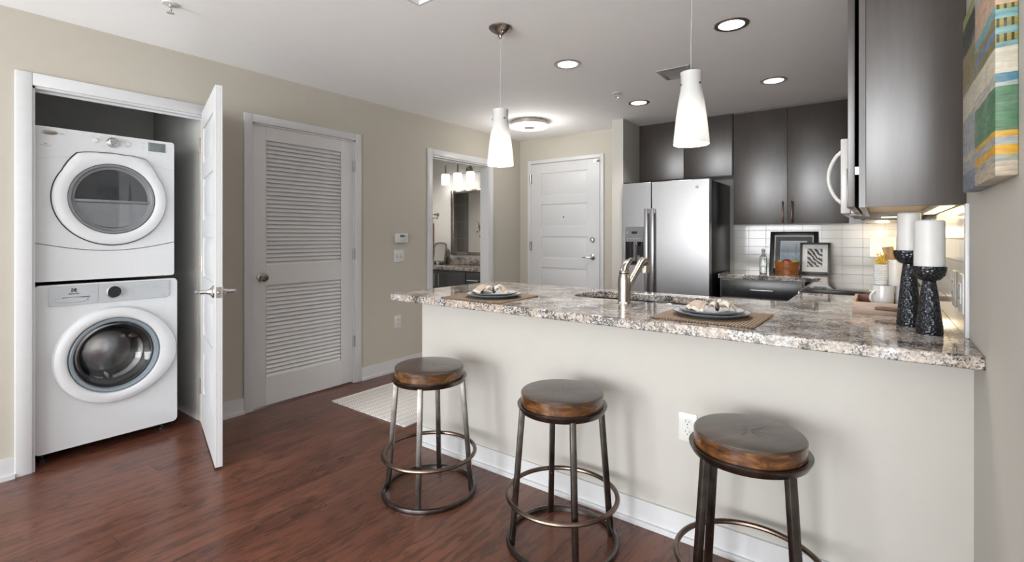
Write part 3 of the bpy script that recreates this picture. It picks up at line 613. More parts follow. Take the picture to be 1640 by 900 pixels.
# backsplash
bs = thing('tile_backsplash', 'white stacked tile backsplash on the back wall, behind the frames', 'backsplash', (2.395, YK, .90))
b = MB(); b.box((0, -.008, 0), (R - 2.395, 0, .45)); b.build('tile_field', 'tile', bs)
bs2 = thing('tile_backsplash', 'white tile backsplash on the right wall behind the candle holders', 'backsplash', (R, 2.14, .914))
b = MB(); b.box((-.008, 0, 0), (0, YK - .02 - 2.14, .43)); b.build('tile_field', 'tile_r', bs2)
b = MB(); b.box((-.011, -.028, 0), (0, 0, .43), .003); b.build('edge_trim', 'trim', bs2)

# ---------------------------------------------------------------- upper cabinets
def bar_handle(parent, x, z0, z1, y, mat='bronze'):
    b = MB(); b.box((x - .006, y - .035, z0), (x + .006, y - .025, z1), .002); b.box((x - .004, y - .026, z0 + .012), (x + .004, y, z0 + .022)); b.box((x - .004, y - .026, z1 - .022), (x + .004, y, z1 - .012)); b.build('handle', mat, parent)
fc = thing('upper_cabinet', 'short dark cabinet above the fridge', 'cabinet', (1.517, 5.0, 1.815))
b = MB(); b.box((.0, 0, 0), (.928, .295, ZC - 1.815 - .002)); b.build('body', 'dark', fc)
for x0, x1 in ((.012, .471), (.476, .925)): b = MB(); b.box((x0, -.02, .002), (x1, 0, .583), .0015); b.build('door', 'dark', fc)
uc = thing('upper_cabinet', 'tall dark two door cabinet hung over the back counter', 'cabinet', (2.452, 5.0, 1.345))
b = MB(); b.box((0, 0, 0), (.925, .292, ZC - 1.345 - .002)); b.box((.925, .0, 0), (1.02, .292, ZC - 1.345 - .002)); b.build('body', 'dark', uc)
for x0, x1, hx in ((.004, .451, .420), (.455, .905, .490)):
    b = MB(); b.box((x0, -.02, .002), (x1, 0, 1.045), .0015); dd = b.build('door', 'dark', uc); bar_handle(dd, hx, .012, .205, -.02)
b = MB(); b.box((.905, -.006, 0), (1.0, 0, 1.062)); b.build('filler_strip', 'dark', uc)
rc = thing('upper_cabinet', 'dark cabinet on the right wall with its end panel toward the room', 'cabinet', (R, 2.186, 1.344))
H5 = ZC - 1.344 - .002; D5 = .268; L5 = 1.07
b = MB(); b.box((-D5, 0, -.0), (-.0005, .018, H5), .001); b.build('end_panel', 'dark', rc)
b = MB(); b.box((-D5, .018, .03), (-.002, L5, H5)); b.build('body', 'dark', rc)
b = MB(); b.box((-D5, .018, .022), (-.004, L5 - .02, .030)); b.build('underside', 'cabinside', rc)
b = MB(); b.box((-D5 - .021, .0, 0), (-D5 - .001, L5, .03)); b.box((-D5 - .021, .0, .03), (-D5 - .001, L5, H5)); b.build('face_frame', 'dark', rc)
for k, (y0, y1, hy) in enumerate(((.006, .53, .49), (.536, L5 - .006, .575))):
    b = MB(); b.box((-D5 - .055, y0, .003), (-D5 - .033, y1, H5 - .01), .0015); dd = b.build('door', 'dark', rc)
    b = MB(); xx = -D5 - .055; b.box((xx - .024, hy - .005, .022), (xx - .014, hy + .005, .20), .002); b.box((xx - .016, hy - .004, .034), (xx, hy + .004, .044)); b.box((xx - .016, hy - .004, .178), (xx, hy + .004, .188)); b.build('handle', 'iron', dd)
    for zz in (.135,): b = MB(); b.box((-D5 - .034, y0 + .002 if k == 0 else y1 - .012, zz - .014), (-D5 - .020, y0 + .012 if k == 0 else y1 - .002, zz + .014)); b.build('hinge', 'nickel', dd)
rc2 = thing('upper_cabinet', 'dark cabinet above the microwave', 'cabinet', (R, 3.275, 1.785))
b = MB(); b.box((-.305, 0, 0), (-.0005, .765, ZC - 1.787)); b.build('body', 'dark', rc2)
for y0, y1 in ((.004, .379), (.384, .760)): b = MB(); b.box((-.327, y0, .002), (-.306, y1, .60), .0015); b.build('door', 'dark', rc2)
rc3 = thing('upper_cabinet', 'dark corner cabinet beyond the microwave', 'cabinet', (R, 4.045, 1.345))
b = MB(); b.box((-.305, 0, 0), (-.0005, .90, ZC - 1.347)); b.build('body', 'dark', rc3)
b = MB(); b.box((-.327, .004, .002), (-.306, .86, 1.05), .0015); b.build('door', 'dark', rc3)
# microwave
mw = thing('microwave', 'white over-the-range microwave with bowed handle', 'microwave', (R, 3.285, 1.365))
b = MB(); b.box((-.355, 0, 0), (-.0005, .745, .415), .003); b.build('body', 'micro', mw)
b = MB(); b.box((-.402, 0, .0), (-.357, .745, .415), .006); dd = b.build('door', 'micro', mw)
b = MB(); b.box((-.404, .23, .06), (-.401, .70, .36)); b.build('window', 'darkglass', dd)
b = MB(); b.tube([(-.400, .05, .060 + .29 * t) if t in (0., 1.) else (-.400 - .062 * math.sin(PI * t) ** .7, .05, .06 + .29 * t) for t in [i / 14 for i in range(15)]], .010, 12); b.build('handle', 'micro', dd)
b = MB(); b.box((-.36, .03, -.012), (-.05, .715, 0)); b.build('vent_grille', 'vent', mw)
b = MB(); b.box((-.22, .30, -.016), (-.14, .45, -.012)); b.build('cooktop_lamp', 'warm_strip', mw)
area('microwave_light', (-.18, .375, -.02), (0, 0, 0), .08, .15, 1.4, (1, .78, .50), mw)
# light bar below the right-hand cabinet
ub = thing('light_bar', 'slim warm light bar under the right wall cabinet', 'light', (R - .036, 2.30, 1.364))
b = MB(); b.box((-.028, 0, -.016), (.028, .85, 0), .002); b.build('housing', 'plastic', ub)
b = MB(); b.box((-.020, .03, -.019), (.020, .82, -.016)); b.build('diffuser', 'warm_strip', ub)
area('light_bar_glow', (0, .425, -.022), (0, 0, 0), .04, .78, 1.3, (1, .76, .45), ub)

# ---------------------------------------------------------------- fridge
fr = thing('refrigerator', 'stainless side by side refrigerator with ice dispenser', 'refrigerator', (1.525, 4.535, 0))
b = MB(); b.box((0, .075, .02), (.832, .745, 1.745), .004); b.box((.02, .09, 0), (.81, .74, .02)); b.build('body', 'fridgeside', fr)
def fdoor(x0, x1, hole=None):
    b = MB()
    if hole: b.plate([(x0, .06), (x1, .06), (x1, 1.755), (x0, 1.755)], [rrect(*hole, .012)[::-1]], 0, .065, 'y')
    else: b.box((x0, 0, .06), (x1, .065, 1.755))
    return b.build('door', 'steel', fr, bevel=.006)
DH = (.040, .965, .222, 1.322)
fd1 = fdoor(0, .298, DH); fd2 = fdoor(.304, .832)
b = MB(); b.box((.047, .052, .975), (.215, .062, 1.19)); b.box((.047, .0, .972), (.052, .06, 1.19)); b.box((.210, .0, .972), (.215, .06, 1.19)); b.box((.047, -.004, .965), (.215, .06, .976)); b.build('dispenser_well', 'black', fd1)
b = MB(); b.prism(rrect(DH[0], 1.185, DH[2], 1.325, .012), -.006, .05, 'y'); pn = b.build('dispenser_panel', 'grey', fd1)
b = MB(); b.box((.105, -.008, 1.262), (.16, -.006, 1.285)); b.build('display', 'black', pn)
for i in range(5): b = MB(); b.box((.058 + i * .030, -.008, 1.210), (.074 + i * .030, -.006, 1.218)); b.build('button', 'enamel2', pn)
b = MB(); b.box((.055, -.008, 1.26), (.062, -.006, 1.285)); b.build('button', 'enamel2', pn)
b = MB(); b.lathe([(.028, 0), (.022, -.03), (.014, -.045)], (.15, .028, 1.19), 'z', 20); b.box((.105, .035, 1.0), (.125, .05, 1.185)); b.box((.14, .035, .985), (.17, .045, 1.05)); b.build('dispenser_spout', 'chrome', fd1)
for hx0, hx1, pd in ((.248, .281, fd1), (.306, .341, fd2)):
    b = MB(); cx = (hx0 + hx1) / 2
    b.box((hx0, -.058, .62), (hx1, -.040, 1.50), .004); b.box((hx0 + .004, -.042, .625), (hx1 - .004, 0, .665), .003); b.box((hx0 + .004, -.042, 1.455), (hx1 - .004, 0, 1.495), .003); b.build('handle', 'steel', pd)
b = MB(); b.torus((0, 0, 0), .0135, .0012, 'y', 32, 6); b.lathe([(.0125, .001), (.0125, -.001)], axis='y', seg=28); bd = b.build('badge', 'enamel2', fd2, (.722, -.001, 1.683)); text('GE', .014, 'badge_text', 'ink', bd, (0, -.002, 0), FACE_NY, .0004)
for x0, x1 in ((.78, .83), (.005, .05)): b = MB(); b.box((x0, .02, 1.745), (x1, .11, 1.768), .003); b.build('hinge_cover', 'black', fr)

# ---------------------------------------------------------------- laundry stack
XF = -.05
Y0W, Y1W = .570, 1.238
wa = thing('washing_machine', 'white front load washer below the dryer in the closet', 'washing machine', (XF, .917, 0))
def shell(b, y0, y1, z0, z1, depth, hole, r=.025):
    """appliance case: front plate with a round hole, open box behind"""
    b.plate(rrect(y0, z0, y1, z1, r), [hole[::-1]], -.02, 0, 'x')
    L = [[(x, y, z) for y, z in rrect(y0 + i, z0 + i, y1 - i, z1 - i, r)] for x, i in ((-.019, 0), (-depth, 0))]
    b.rings(L, cap0=False, cap1=True)
gy, gz = 0.0, .546
b = MB(); shell(b, -.347, .321, .06, .972, .70, circ(gy, gz, .205)); wb = b.build('body', 'enamel', wa)
for xx, yy in ((-.10, -.30), (-.10, .27), (-.62, -.30), (-.62, .27)): b = MB(); b.lathe([(.024, 0), (.024, .012), (.010, .014), (.010, .062)], (xx, yy, 0), seg=20); b.build('foot', 'black', wa)
def egg(r, push, n=96, c=(gy, gz), shift=0):
    out = []
    for i in range(n):
        a = 2 * PI * i / n; d = math.atan2(math.sin(a + .10), math.cos(a + .10)); rr = r + push * math.exp(-(d / .62) ** 2) 
        out.append((c[0] + rr * math.cos(a), c[1] + rr * math.sin(a)))
    return out
wd = bpy.data.objects.new('door', None); C.objects.link(wd); wd.parent = wa
b = MB(); b.rings([[(x, y, z) for y, z in egg(r, p)] for r, p, x in ((.280, .034, .001), (.279, .034, .020), (.272, .033, .034), (.255, .026, .043), (.232, .010, .043), (.222, .0, .038), (.215, 0, .026), (.213, 0, .0))], False, False); b.build('door_ring', 'enamel', wd)
b = MB(); b.lathe([(.2135, .030), (.207, .036), (.196, .032), (.190, .016), (.188, -.02)], (0, gy, gz), 'x', 72, cap=False); b.build('bezel', 'gasket', wd)
b = MB(); b.lathe([(.190, .014), (.175, .016), (.14, -.02), (.09, -.055), (0, -.068)], (0, gy, gz), 'x', 64, cap=False); b.build('door_glass', 'glass', wd)
b = MB(); b.lathe([(.200, -.022), (.200, -.06), (.175, -.075), (.168, -.07)], (0, gy, gz), 'x', 56, cap=False); b.build('gasket', 'grey', wa)
b = MB(); b.lathe([(.172, -.07), (.235, -.10), (.238, -.36), (.20, -.40), (.06, -.41), (0, -.40)], (0, gy, gz), 'x', 64, cap=False)
for k in range(3):
    a = 2 * PI * k / 3 + .5; cy_, cz_ = gy + .215 * math.cos(a), gz + .215 * math.sin(a); b.tube([(-.11, cy_, cz_), (-.20, cy_, cz_), (-.34, cy_, cz_)], [.02, .035, .02], 10)
b.build('drum', 'drum', wa)
# control panel
Pn = MB(); pts = [(-.290, .858), (-.284, .854), (.262, .856), (.276, .870), (.276, .955), (.268, .964), (-.285, .964), (-.291, .956)]
Pn.prism(pts, .001, .008, 'x'); pn = Pn.build('control_panel', 'enamel2', wa, bevel=.002)
b = MB(); b.box((.0075, -.0795, .857), (.0087, -.0780, .963)); b.build('panel_seam', 'ink', pn)
b = MB(); L = []
for (x, s_) in ((.0085, 1.0), (.004, .93), (.0125, .80)): L.append([(x, -.195 + .085 * s_ * math.cos(t), .884 + .017 * s_ * math.sin(t)) for t in [2 * PI * i / 32 for i in range(32)]])
b.rings(L, False, True); b.build('drawer_grip', 'enamel2', pn)
b = MB(); b.box((.0085, -.235, .896), (.0098, -.115, .900)); b.build('grip_slot', 'inkdark', pn)
b = MB(); b.torus((.010, -.004, .913), .0335, .004, 'x', 40, 8); b.build('dial_ring', 'chrome', pn)
b = MB(); b.lathe([(.032, .008), (.032, .02), (.029, .024), (0, .024)], (0, -.004, .913), 'x', 40); b.build('dial', 'black', pn)
bd = MB(); e = .0105
for (y0, z0, y1, z1) in ((-1, -1, -.65, 1), (-1, .65, -.25, 1), (-1, -1, -.25, -.65), (.65, -1, 1, 1), (.25, .65, 1, 1), (.25, -1, 1, -.65)): bd.box((.008, -.185 + y0 * e, .938 + z0 * e), (.0095, -.185 + y1 * e, .938 + z1 * e))
bd.prism([(-.185 - .006, .938), (-.185 + .005, .938 + .009), (-.185 + .005, .938 - .009)], .008, .0095, 'x'); bd.build('badge', 'inkdark', pn)
text('Electrolux', .0115, 'badge_text', 'inkdark', pn, (.0095, -.185, .918), FACE_X, .0004)
for i in range(6):
    for j in range(4 if i < 4 else 2): b = MB(); b.box((.008, .045 + i * .036, .938 - j * .014), (.0084, .045 + i * .036 + random.uniform(.010, .024), .9392 - j * .014)); b.build('printed_legend', 'ink', pn)
for q in ((-.125, .922, -.088, .9232), (.238, .868, .250, .872)): b = MB(); b.box((.008, q[0], q[1]), (.0084, q[2], q[3])); b.build('printed_legend', 'ink', pn)

dr = thing('tumble_dryer', 'white dryer stacked on top of the washer in the closet', 'dryer', (XF, .9065, .986))
zb = .986; dz = 1.4565 - zb
b = MB(); shell(b, -.337, .315, 0.006, 1.834 - zb, .68, circ(0, dz, .20), .015); b.build('body', 'enamel', dr)
b = MB(); b.box((-.60, -.30, 0), (-.05, .28, .008)); b.build('stacking_kit', 'black', dr)
def dshape(r, k, n=120):
    out = []
    for i in range(n):
        a = 2 * PI * i / n; rr = r
        for c0 in (57, 123): d = math.atan2(math.sin(a - math.radians(c0)), math.cos(a - math.radians(c0))); rr += k * max(0, 1 - abs(d) / .42) ** 1.15
        out.append((rr * math.cos(a), dz + rr * math.sin(a)))
    return out
b = MB(); b.rings([[(x, y, z) for y, z in dshape(r, k)] for r, k, x in ((.272, .030, .0005), (.272, .030, .002))], True, True); b.build('door_seam', 'seam', dr)
dd = bpy.data.objects.new('door', None); C.objects.link(dd); dd.parent = dr
b = MB(); b.rings([[(x, y, z) for y, z in dshape(r, k)] for r, k, x in ((.2665, .029, .002), (.266, .029, .018), (.260, .027, .026), (.240, .016, .032), (.215, .002, .030), (.205, 0, .024), (.203, 0, -.01))], False, False); b.build('door_ring', 'enamel', dd)
b = MB(); b.lathe([(.2035, .020), (.199, .028), (.190, .026), (.183, .014), (.172, .010), (.170, .004)], (0, 0, dz), 'x', 72, cap=False); b.build('bezel', 'grey', dd)
b = MB(); b.lathe([(.184, .006), (.0, .006)], (0, 0, dz), 'x', 64, cap=False); b.build('glass', 'darkglass', dd)
lo = [(.168 * math.cos(t), dz - .025 + (.142 * math.sin(t))) for t in [PI + PI * i / 30 for i in range(31)]]
b = MB(); b.prism(lo, .007, .011, 'x'); b.build('lower_window', 'greyglass', dd)
b = MB(); b.box((.007, -.176, dz - .022), (.016, .176, dz - .006), .003); b.build('crossbar', 'grey', dd)
# panel seams
def strip(b, pts, w, x): b.grid([[(x, y, z + w / 2) for y, z in pts], [(x, y, z - w / 2) for y, z in pts]])
b = MB(); strip(b, [(-.337 + .652 * i / 24, 1.203 - zb - .047 * math.sin(PI * i / 24)) for i in range(25)], .0035, .0012); b.build('kick_panel_seam', 'seam', dr)
for q in ([(-.337, 1.655 - zb), (-.25, 1.672 - zb), (-.18, 1.682 - zb)], [(.315, 1.655 - zb), (.25, 1.668 - zb), (.18, 1.688 - zb)]): b = MB(); strip(b, q, .0018, .0012); b.build('console_seam', 'enamel2', dr)
b = MB(); b.lathe([(.031, 0), (.030, .006), (.024, .012), (.022, .026), (.019, .029), (0, .029)], axis='x', seg=36); b.build('dial', 'chrome', dr, (.0, 0.0, 1.790 - zb))
for yy in (-.080, .073):
    b = MB(); b.lathe([(.0135, 0), (.0125, .005), (0, .006)], axis='x', seg=24); b.torus((.002, 0, 0), .0145, .0012, 'x', 28, 6); b.build('button', 'plastic', dr, (0, yy, 1.791 - zb))
b = MB(); b.box((0, .176, 1.764 - zb), (.003, .266, 1.818 - zb), .001); dp = b.build('display', 'lcd', dr); b = MB()
for i in range(4): b.box((.003, .180, 1.806 - zb - i * .010), (.0035, .184, 1.811 - zb - i * .010))
b.build('display_lights', 'green', dp)
b = MB(); b.lathe([(1, 0), (1, .003), (.9, .004), (0, .004)], axis='x', seg=40); bd = b.build('badge', 'nickel', dr, (0, -.275, 1.803 - zb)); bd.scale = (1, .036, .012)
text('Whirlpool', .0125, 'badge_text', 'inkdark', dr, (.0045, -.275, 1.803 - zb), FACE_X, .0004); text('Duet', .0095, 'model_text', 'ink', dr, (.001, -.222, 1.803 - zb), FACE_X, .0004)
b = MB(); b.box((0, -.312, 1.730 - zb), (.001, -.268, 1.7325 - zb)); b.build('printed_legend', 'ink', dr)
b = MB(); b.box((0, -.296, 1.738 - zb), (.001, -.284, 1.744 - zb)); b.build('printed_legend', 'ink', dr)
for (y0, z0) in ((-.05, 1.812), (.05, 1.812), (-.055, 1.80), (.045, 1.80), (-.04, 1.762), (.02, 1.758), (-.09, 1.812), (.062, 1.812), (.065, 1.772), (.15, 1.808), (.15, 1.79), (.15, 1.775), (.185, 1.75), (.215, 1.75), (.245, 1.75)): b = MB(); b.box((0, y0 - .009, z0 - zb), (.0006, y0 + .009, z0 + .0014 - zb)); b.build('printed_legend', 'ink', dr)
b = MB(); b.lathe([(.022, 0), (.024, .01), (.018, .016), (.010, .02)], seg=20); tag(b.build('bottle_cap', 'grey', loc=(-.30, .90, 1.834)), 'small grey cap sitting on top of the dryer', 'cap')

# ---------------------------------------------------------------- wall plates and thermostat
def wall_thing(name, label, cat, loc, rotz, group=None): return thing(name, label, cat, loc, rotz, group)
# local frame: x right across the plate, -y out of the wall, z up
def plate_base(t, w, h): b = MB(); b.box((-w / 2, -.006, -h / 2), (w / 2, 0, h / 2), .003); b.build('cover_plate', 'plastic', t)
def outlet(label, loc, rotz, group=None):
    t = wall_thing('wall_outlet', label, 'outlet', loc, rotz, group); plate_base(t, .074, .116)
    for z in (-.020, .020):
        b = MB(); b.prism(rrect(-.0165, z - .0145, .0165, z + .0145, .009), -.0085, -.005, 'y'); r = b.build('receptacle', 'plastic', t)
        b = MB(); b.box((-.008, -.0092, z + .000), (-.006, -.0084, z + .009)); b.box((.006, -.0092, z + .000), (.008, -.0084, z + .007)); b.lathe([(.0025, -.0092), (.0025, -.0084)], (0, 0, z - .007), 'y', 10); b.build('slots', 'slot', r)
    b = MB(); b.lathe([(.003, -.0075), (.003, -.006)], axis='y', seg=10); b.build('screw', 'nickel', t); return t
outlet('white outlet low on the left wall beside the louvred door', (0, 2.998, .45), -PI / 2 + PI)
outlet('white outlet on the half wall behind the right bar stool', (2.937, YP, .463), 0)
def switchplate(label, loc, rotz, n=2, w=.118):
    t = wall_thing('light_switch', label, 'switch', loc, rotz); plate_base(t, w, .118)
    for i in range(n):
        x = (i - (n - 1) / 2) * .046; b = MB(); b.box((x - .005, -.016, -.002), (x + .005, -.006, .012), .002); b.build('toggle', 'plastic', t)
        b = MB(); b.box((x - .008, -.0065, -.017), (x + .008, -.0058, .017)); b.build('toggle_frame', 'enamel2', t)
    return t
switchplate('white double switch under the thermostat', (0, 3.012, 1.055), PI / 2)
def gfci(label, y, w):
    t = wall_thing('wall_outlet', label, 'outlet', (R - .008, y, 1.05), -PI / 2); plate_base(t, w, .13); b = MB(); b.box((-w * .22, -.009, -.034), (w * .22, -.005, .034), .002); r = b.build('receptacle', 'plastic', t)
    b = MB(); 
    for z in (-.02, .02): b.box((-.007, -.0096, z), (-.005, -.0088, z + .008)); b.box((.005, -.0096, z), (.007, -.0088, z + .008))
    b.build('slots', 'slot', r)
gfci('white plate on the right tile wall, the one nearer the trim edge', 2.20, .105); gfci('white plate on the right tile wall, the one farther from the trim edge', 2.39, .08)
th = wall_thing('thermostat', 'white thermostat with small grey display on the left wall', 'thermostat', (0, 3.035, 1.221), PI / 2)
b = MB(); b.box((-.072, -.028, -.044), (.072, 0, .044), .008); b.build('body', 'plastic', th); b = MB(); b.box((-.030, -.030, .008), (.022, -.027, .030)); b.build('display', 'lcd', th)
for q in ((.036, .010, .046, .022), (-.02, -.02, .0, -.015), (.008, -.02, .028, -.015)): b = MB(); b.box((q[0], -.0305, q[1]), (q[2], -.027, q[3]), .001); b.build('button', 'enamel2', th)

# ---------------------------------------------------------------- ceiling fixtures
def can(label, x, y):
    t = thing('recessed_light', label, 'ceiling light', (x, y, ZC), 0, None)
    b = MB(); b.lathe([(.068, -.003), (.088, -.004), (.092, 0)], seg=48, cap=False); b.lathe([(.068, -.003), (.066, .0)], seg=48, cap=False); b.build('trim_ring', 'nickel', t)
    b = MB(); b.lathe([(.067, -.0022), (0, -.0022)], seg=40, cap=False); b.build('lens', 'lens', t)
    l = bpy.data.lights.new('recessed_lamp', 'SPOT'); l.energy = POWER_CAN * 4; l.spot_size = math.radians(125); l.spot_blend = .8; l.shadow_soft_size = .06; l.color = (1, .945, .865)
    o = bpy.data.objects.new('recessed_lamp', l); C.objects.link(o); o.parent = t; o.location = (0, 0, -.07); return t
can('nearest recessed ceiling light, large bright disc right of the right pendant cord', 2.905, 2.905); can('recessed ceiling light between the two pendants, nearer the left one', 1.86, 2.907)
can('farthest small recessed light in front of the fridge wall', 1.87, 4.12); can('recessed ceiling light in front of the tall two door cabinet', 2.925, 4.14)
bl = can('added unseen ceiling light that brightens the bathroom', -1.2, 3.95)  # extra unseen fill lamp, added only to lift the bathroom brightness
for o in bl.children:
    if o.type == 'LIGHT': o.data.energy = 55; o.data.spot_size = math.radians(150)
def sprinkler(label, x, y):
    t = thing('fire_sprinkler', label, 'sprinkler', (x, y, ZC)); b = MB(); b.lathe([(.038, 0), (.036, -.004), (.012, -.007)], seg=28); b.build('escutcheon', 'plastic', t)
    b = MB(); b.cyl((0, 0, -.006), (0, 0, -.018), .010, seg=12); b.tube([(.010, 0, -.016), (.014, 0, -.03), (.004, 0, -.044)], .003, 8); b.tube([(-.010, 0, -.016), (-.014, 0, -.03), (-.004, 0, -.044)], .003, 8); b.build('frame', 'chrome', t)
    b = MB(); b.lathe([(.018, -.047), (.018, -.045), (.005, -.043)], seg=18); b.build('deflector', 'chrome', t)
sprinkler('white fire sprinkler on the ceiling above the laundry door', .70, .952); sprinkler('fire sprinkler on the ceiling between the pendants near the vent', 1.841, 3.735)
vt = thing('ceiling_vent', 'square grey air vent in the ceiling beside the right pendant', 'vent', (2.405, 3.515, ZC))
b = MB(); 
for a in ((-.115, -.118, -.085, .118), (.085, -.118, .115, .118), (-.085, -.118, .085, -.088), (-.085, .088, .085, .118)): b.box((a[0], a[1], -.008), (a[2], a[3], 0), .002)
b.build('frame', 'vent', vt); b = MB()
for i in range(9): y = -.082 + i * .0205; b.box((-.085, y - .008, -.006), (.085, y + .006, -.004), 0, rot=Matrix.Rotation(0, 4, 'X'))
b.box((-.085, -.088, -.0015), (.085, .088, 0)); b.build('slats', 'vent', vt)
fl = thing('flush_light', 'round flush ceiling light with nickel band before the entry door', 'ceiling light', (.695, 4.13, ZC))
b = MB(); b.lathe([(.185, 0), (.188, -.004), (.188, -.042), (.180, -.044)], seg=64, cap=False); b.build('band', 'nickel', fl); b = MB(); b.lathe([(.189, -.041), (.196, -.046), (.194, -.056), (.184, -.061), (0, -.061)], seg=64, cap=False); b.build('diffuser', 'opal_lit', fl); b = MB(); b.lathe([(.055, -.061), (.055, -.065), (0, -.067)], seg=32, cap=False); b.build('cap', 'nickel', fl)
l = bpy.data.lights.new('flush_lamp', 'POINT'); l.energy = POWER_FLUSH; l.color = (1, .96, .89); l.shadow_soft_size = .10; o = bpy.data.objects.new('flush_lamp', l); C.objects.link(o); o.parent = fl; o.location = (0, 0, -.30)
def pendant(label, x, y):
    t = thing('pendant_light', label, 'pendant light', (x, y, ZC), 0, None)
    b = MB(); b.lathe([(.066, 0), (.066, -.005), (.058, -.014), (.034, -.030), (.014, -.040), (.008, -.050), (.008, -.062), (0, -.064)], seg=40); b.build('canopy', 'nickel', t)
    for s in (-1, 1): b = MB(); b.sphere((s * .032, -s * .02, -.036), .0065, seg=10); b.build('screw', 'nickel', t)
    b = MB(); b.tube([(0, 0, -.06), (.0025, 0, -.2), (-.0015, 0, -.34), (0, 0, -.47)], .0018, 8); b.build('cord', 'cord', t)
    z0 = 1.636 - ZC; H = 1.948 - 1.636
    pr = [(.0745, 0), (.0735, .02), (.064, .11), (.054, .185), (.0455, .235), (.0425, .265), (.0435, .295), (.046, H)]
    b = MB(); b.lathe([(r, z0 + h) for r, h in pr] + [(.006, z0 + H + .002)] + [(r - .004, z0 + h) for r, h in pr[::-1]], seg=48, cap=False)
    b.build('shade', 'glass_shade', t)
    b = MB(); b.lathe([(.016, z0 + .29), (.016, z0 + .17), (.012, z0 + .16), (0, z0 + .16)], seg=16); b.build('socket', 'nickel', t)
    b = MB(); b.lathe([(.012, z0 + .162), (.026, z0 + .135), (.027, z0 + .12), (.018, z0 + .10), (0, z0 + .094)], seg=24); b.build('bulb', 'lens', t)
    for a in (-2.5, -.4, 1.7): b = MB(); r = .0435; b.sphere((r * math.cos(a), r * math.sin(a), z0 + .258), .0048, seg=10); b.build('shade_screw', 'iron', t)
    l = bpy.data.lights.new('pendant_lamp', 'POINT'); l.energy = POWER_PENDANT; l.color = (1, .955, .89); l.shadow_soft_size = .022; o = bpy.data.objects.new('pendant_lamp', l); C.objects.link(o); o.parent = t; o.location = (0, 0, z0 + .068)
    return t
pendant('left glass pendant hanging over the left place setting', 1.857, 2.17); pendant('right glass pendant hanging in front of the kitchen cabinets', 2.908, 2.17)

# ---------------------------------------------------------------- rug and stools
b = MB(); b.box((-.40, 0, 0), (.40, 1.25, .009), .003); rg2 = thing('runner_rug', 'cream woven runner rug on the floor behind the left stool', 'rug', (.692, 2.132, 0)); b.build('rug_field', 'rug', rg2)
b = MB()
for s in (-1, 1): b.box((s * .40 - .008, 0, .0), (s * .40 + .008, 1.25, .0105), .003)
b.build('binding', 'rug_edge', rg2)
def make_stool():
    t = thing('bar_stool', '', 'stool', (0, 0, 0), 0, None); SZ = .61
    b = MB(); b.mi = 0; b.lathe([(.160, SZ - .052), (.166, SZ - .049), (.167, SZ - .006)], seg=64); b.mi = 1; b.lathe([(.1672, SZ - .006), (.163, SZ - .001), (.158, SZ), (.08, SZ), (0, SZ)], seg=64, cap=False); st = b.build('seat', ['seat_side', 'seat_top'], t)
    b = MB()
    for a, l, o in ((.15, .11, .012), (1.25, .05, .01), (2.6, .05, .008), (3.6, .06, .015), (4.9, .045, .01), (5.6, .09, .012)):
        p = [Vector((o * math.cos(a) + i * l / 6 * math.cos(a + .04 * math.sin(i * 2.1)), o * math.sin(a) + i * l / 6 * math.sin(a + .05 * math.sin(i * 2.1)), SZ + .0004)) for i in range(7)]
        b.grid([[q + Vector((-math.sin(a), math.cos(a), 0)) * .0011 * (1 - i / 6.5) for i, q in enumerate(p)], [q - Vector((-math.sin(a), math.cos(a), 0)) * .0011 * (1 - i / 6.5) for i, q in enumerate(p)]])
    b.build('cracks', 'crack', st)
    b = MB(); b.lathe([(.156, SZ - .060), (.172, SZ - .074), (.181, SZ - .057), (.182, SZ - .051), (.172, SZ - .050), (.156, SZ - .0535), (.156, SZ - .060)], seg=64, cap=False); b.build('seat_ring', 'iron', t)
    for k in range(4):
        a = k * PI / 2; ca, sa = math.cos(a), math.sin(a); b = MB(); b.bar((.207 * ca, .207 * sa, .004), (.163 * ca, .163 * sa, SZ - .056), .022, .022, (ca, sa, 0), .002); l = b.build('leg', 'iron', t)
        b = MB(); b.box((-.019, -.017, 0), (.014, .017, .006), .001, rot=Matrix.Rotation(a, 4, 'Z') @ Matrix.Translation((.145, 0, SZ - .064))); b.build('bracket', 'iron', l)
        b = MB(); b.sphere((.186 * ca, .186 * sa, .185), .006, seg=10); b.build('bolt', 'iron', l)
    b = MB(); b.torus((0, 0, .19), .222, .0095, 'z', 72, 10); b.build('foot_ring', 'copper', t)
    b = MB(); b.lathe([(.209, .001), (.227, .001), (.2285, .008), (.226, .019), (.218, .022), (.210, .014), (.209, .001)], seg=72, cap=False); b.build('base_ring', 'iron', t)
    return t
s1 = make_stool(); s1.location = (1.795, 1.685, 0); s1.rotation_euler = (0, 0, math.radians(32)); s1['label'] = 'leftmost bar stool, beside the runner rug'
dup(s1, location=(2.523, 1.728, 0), rotation_euler=(0, 0, math.radians(45)), label='middle bar stool of the three at the half wall')
dup(s1, location=(3.222, 1.73, 0), rotation_euler=(0, 0, math.radians(52)), label='rightmost bar stool, in front of the half wall outlet')

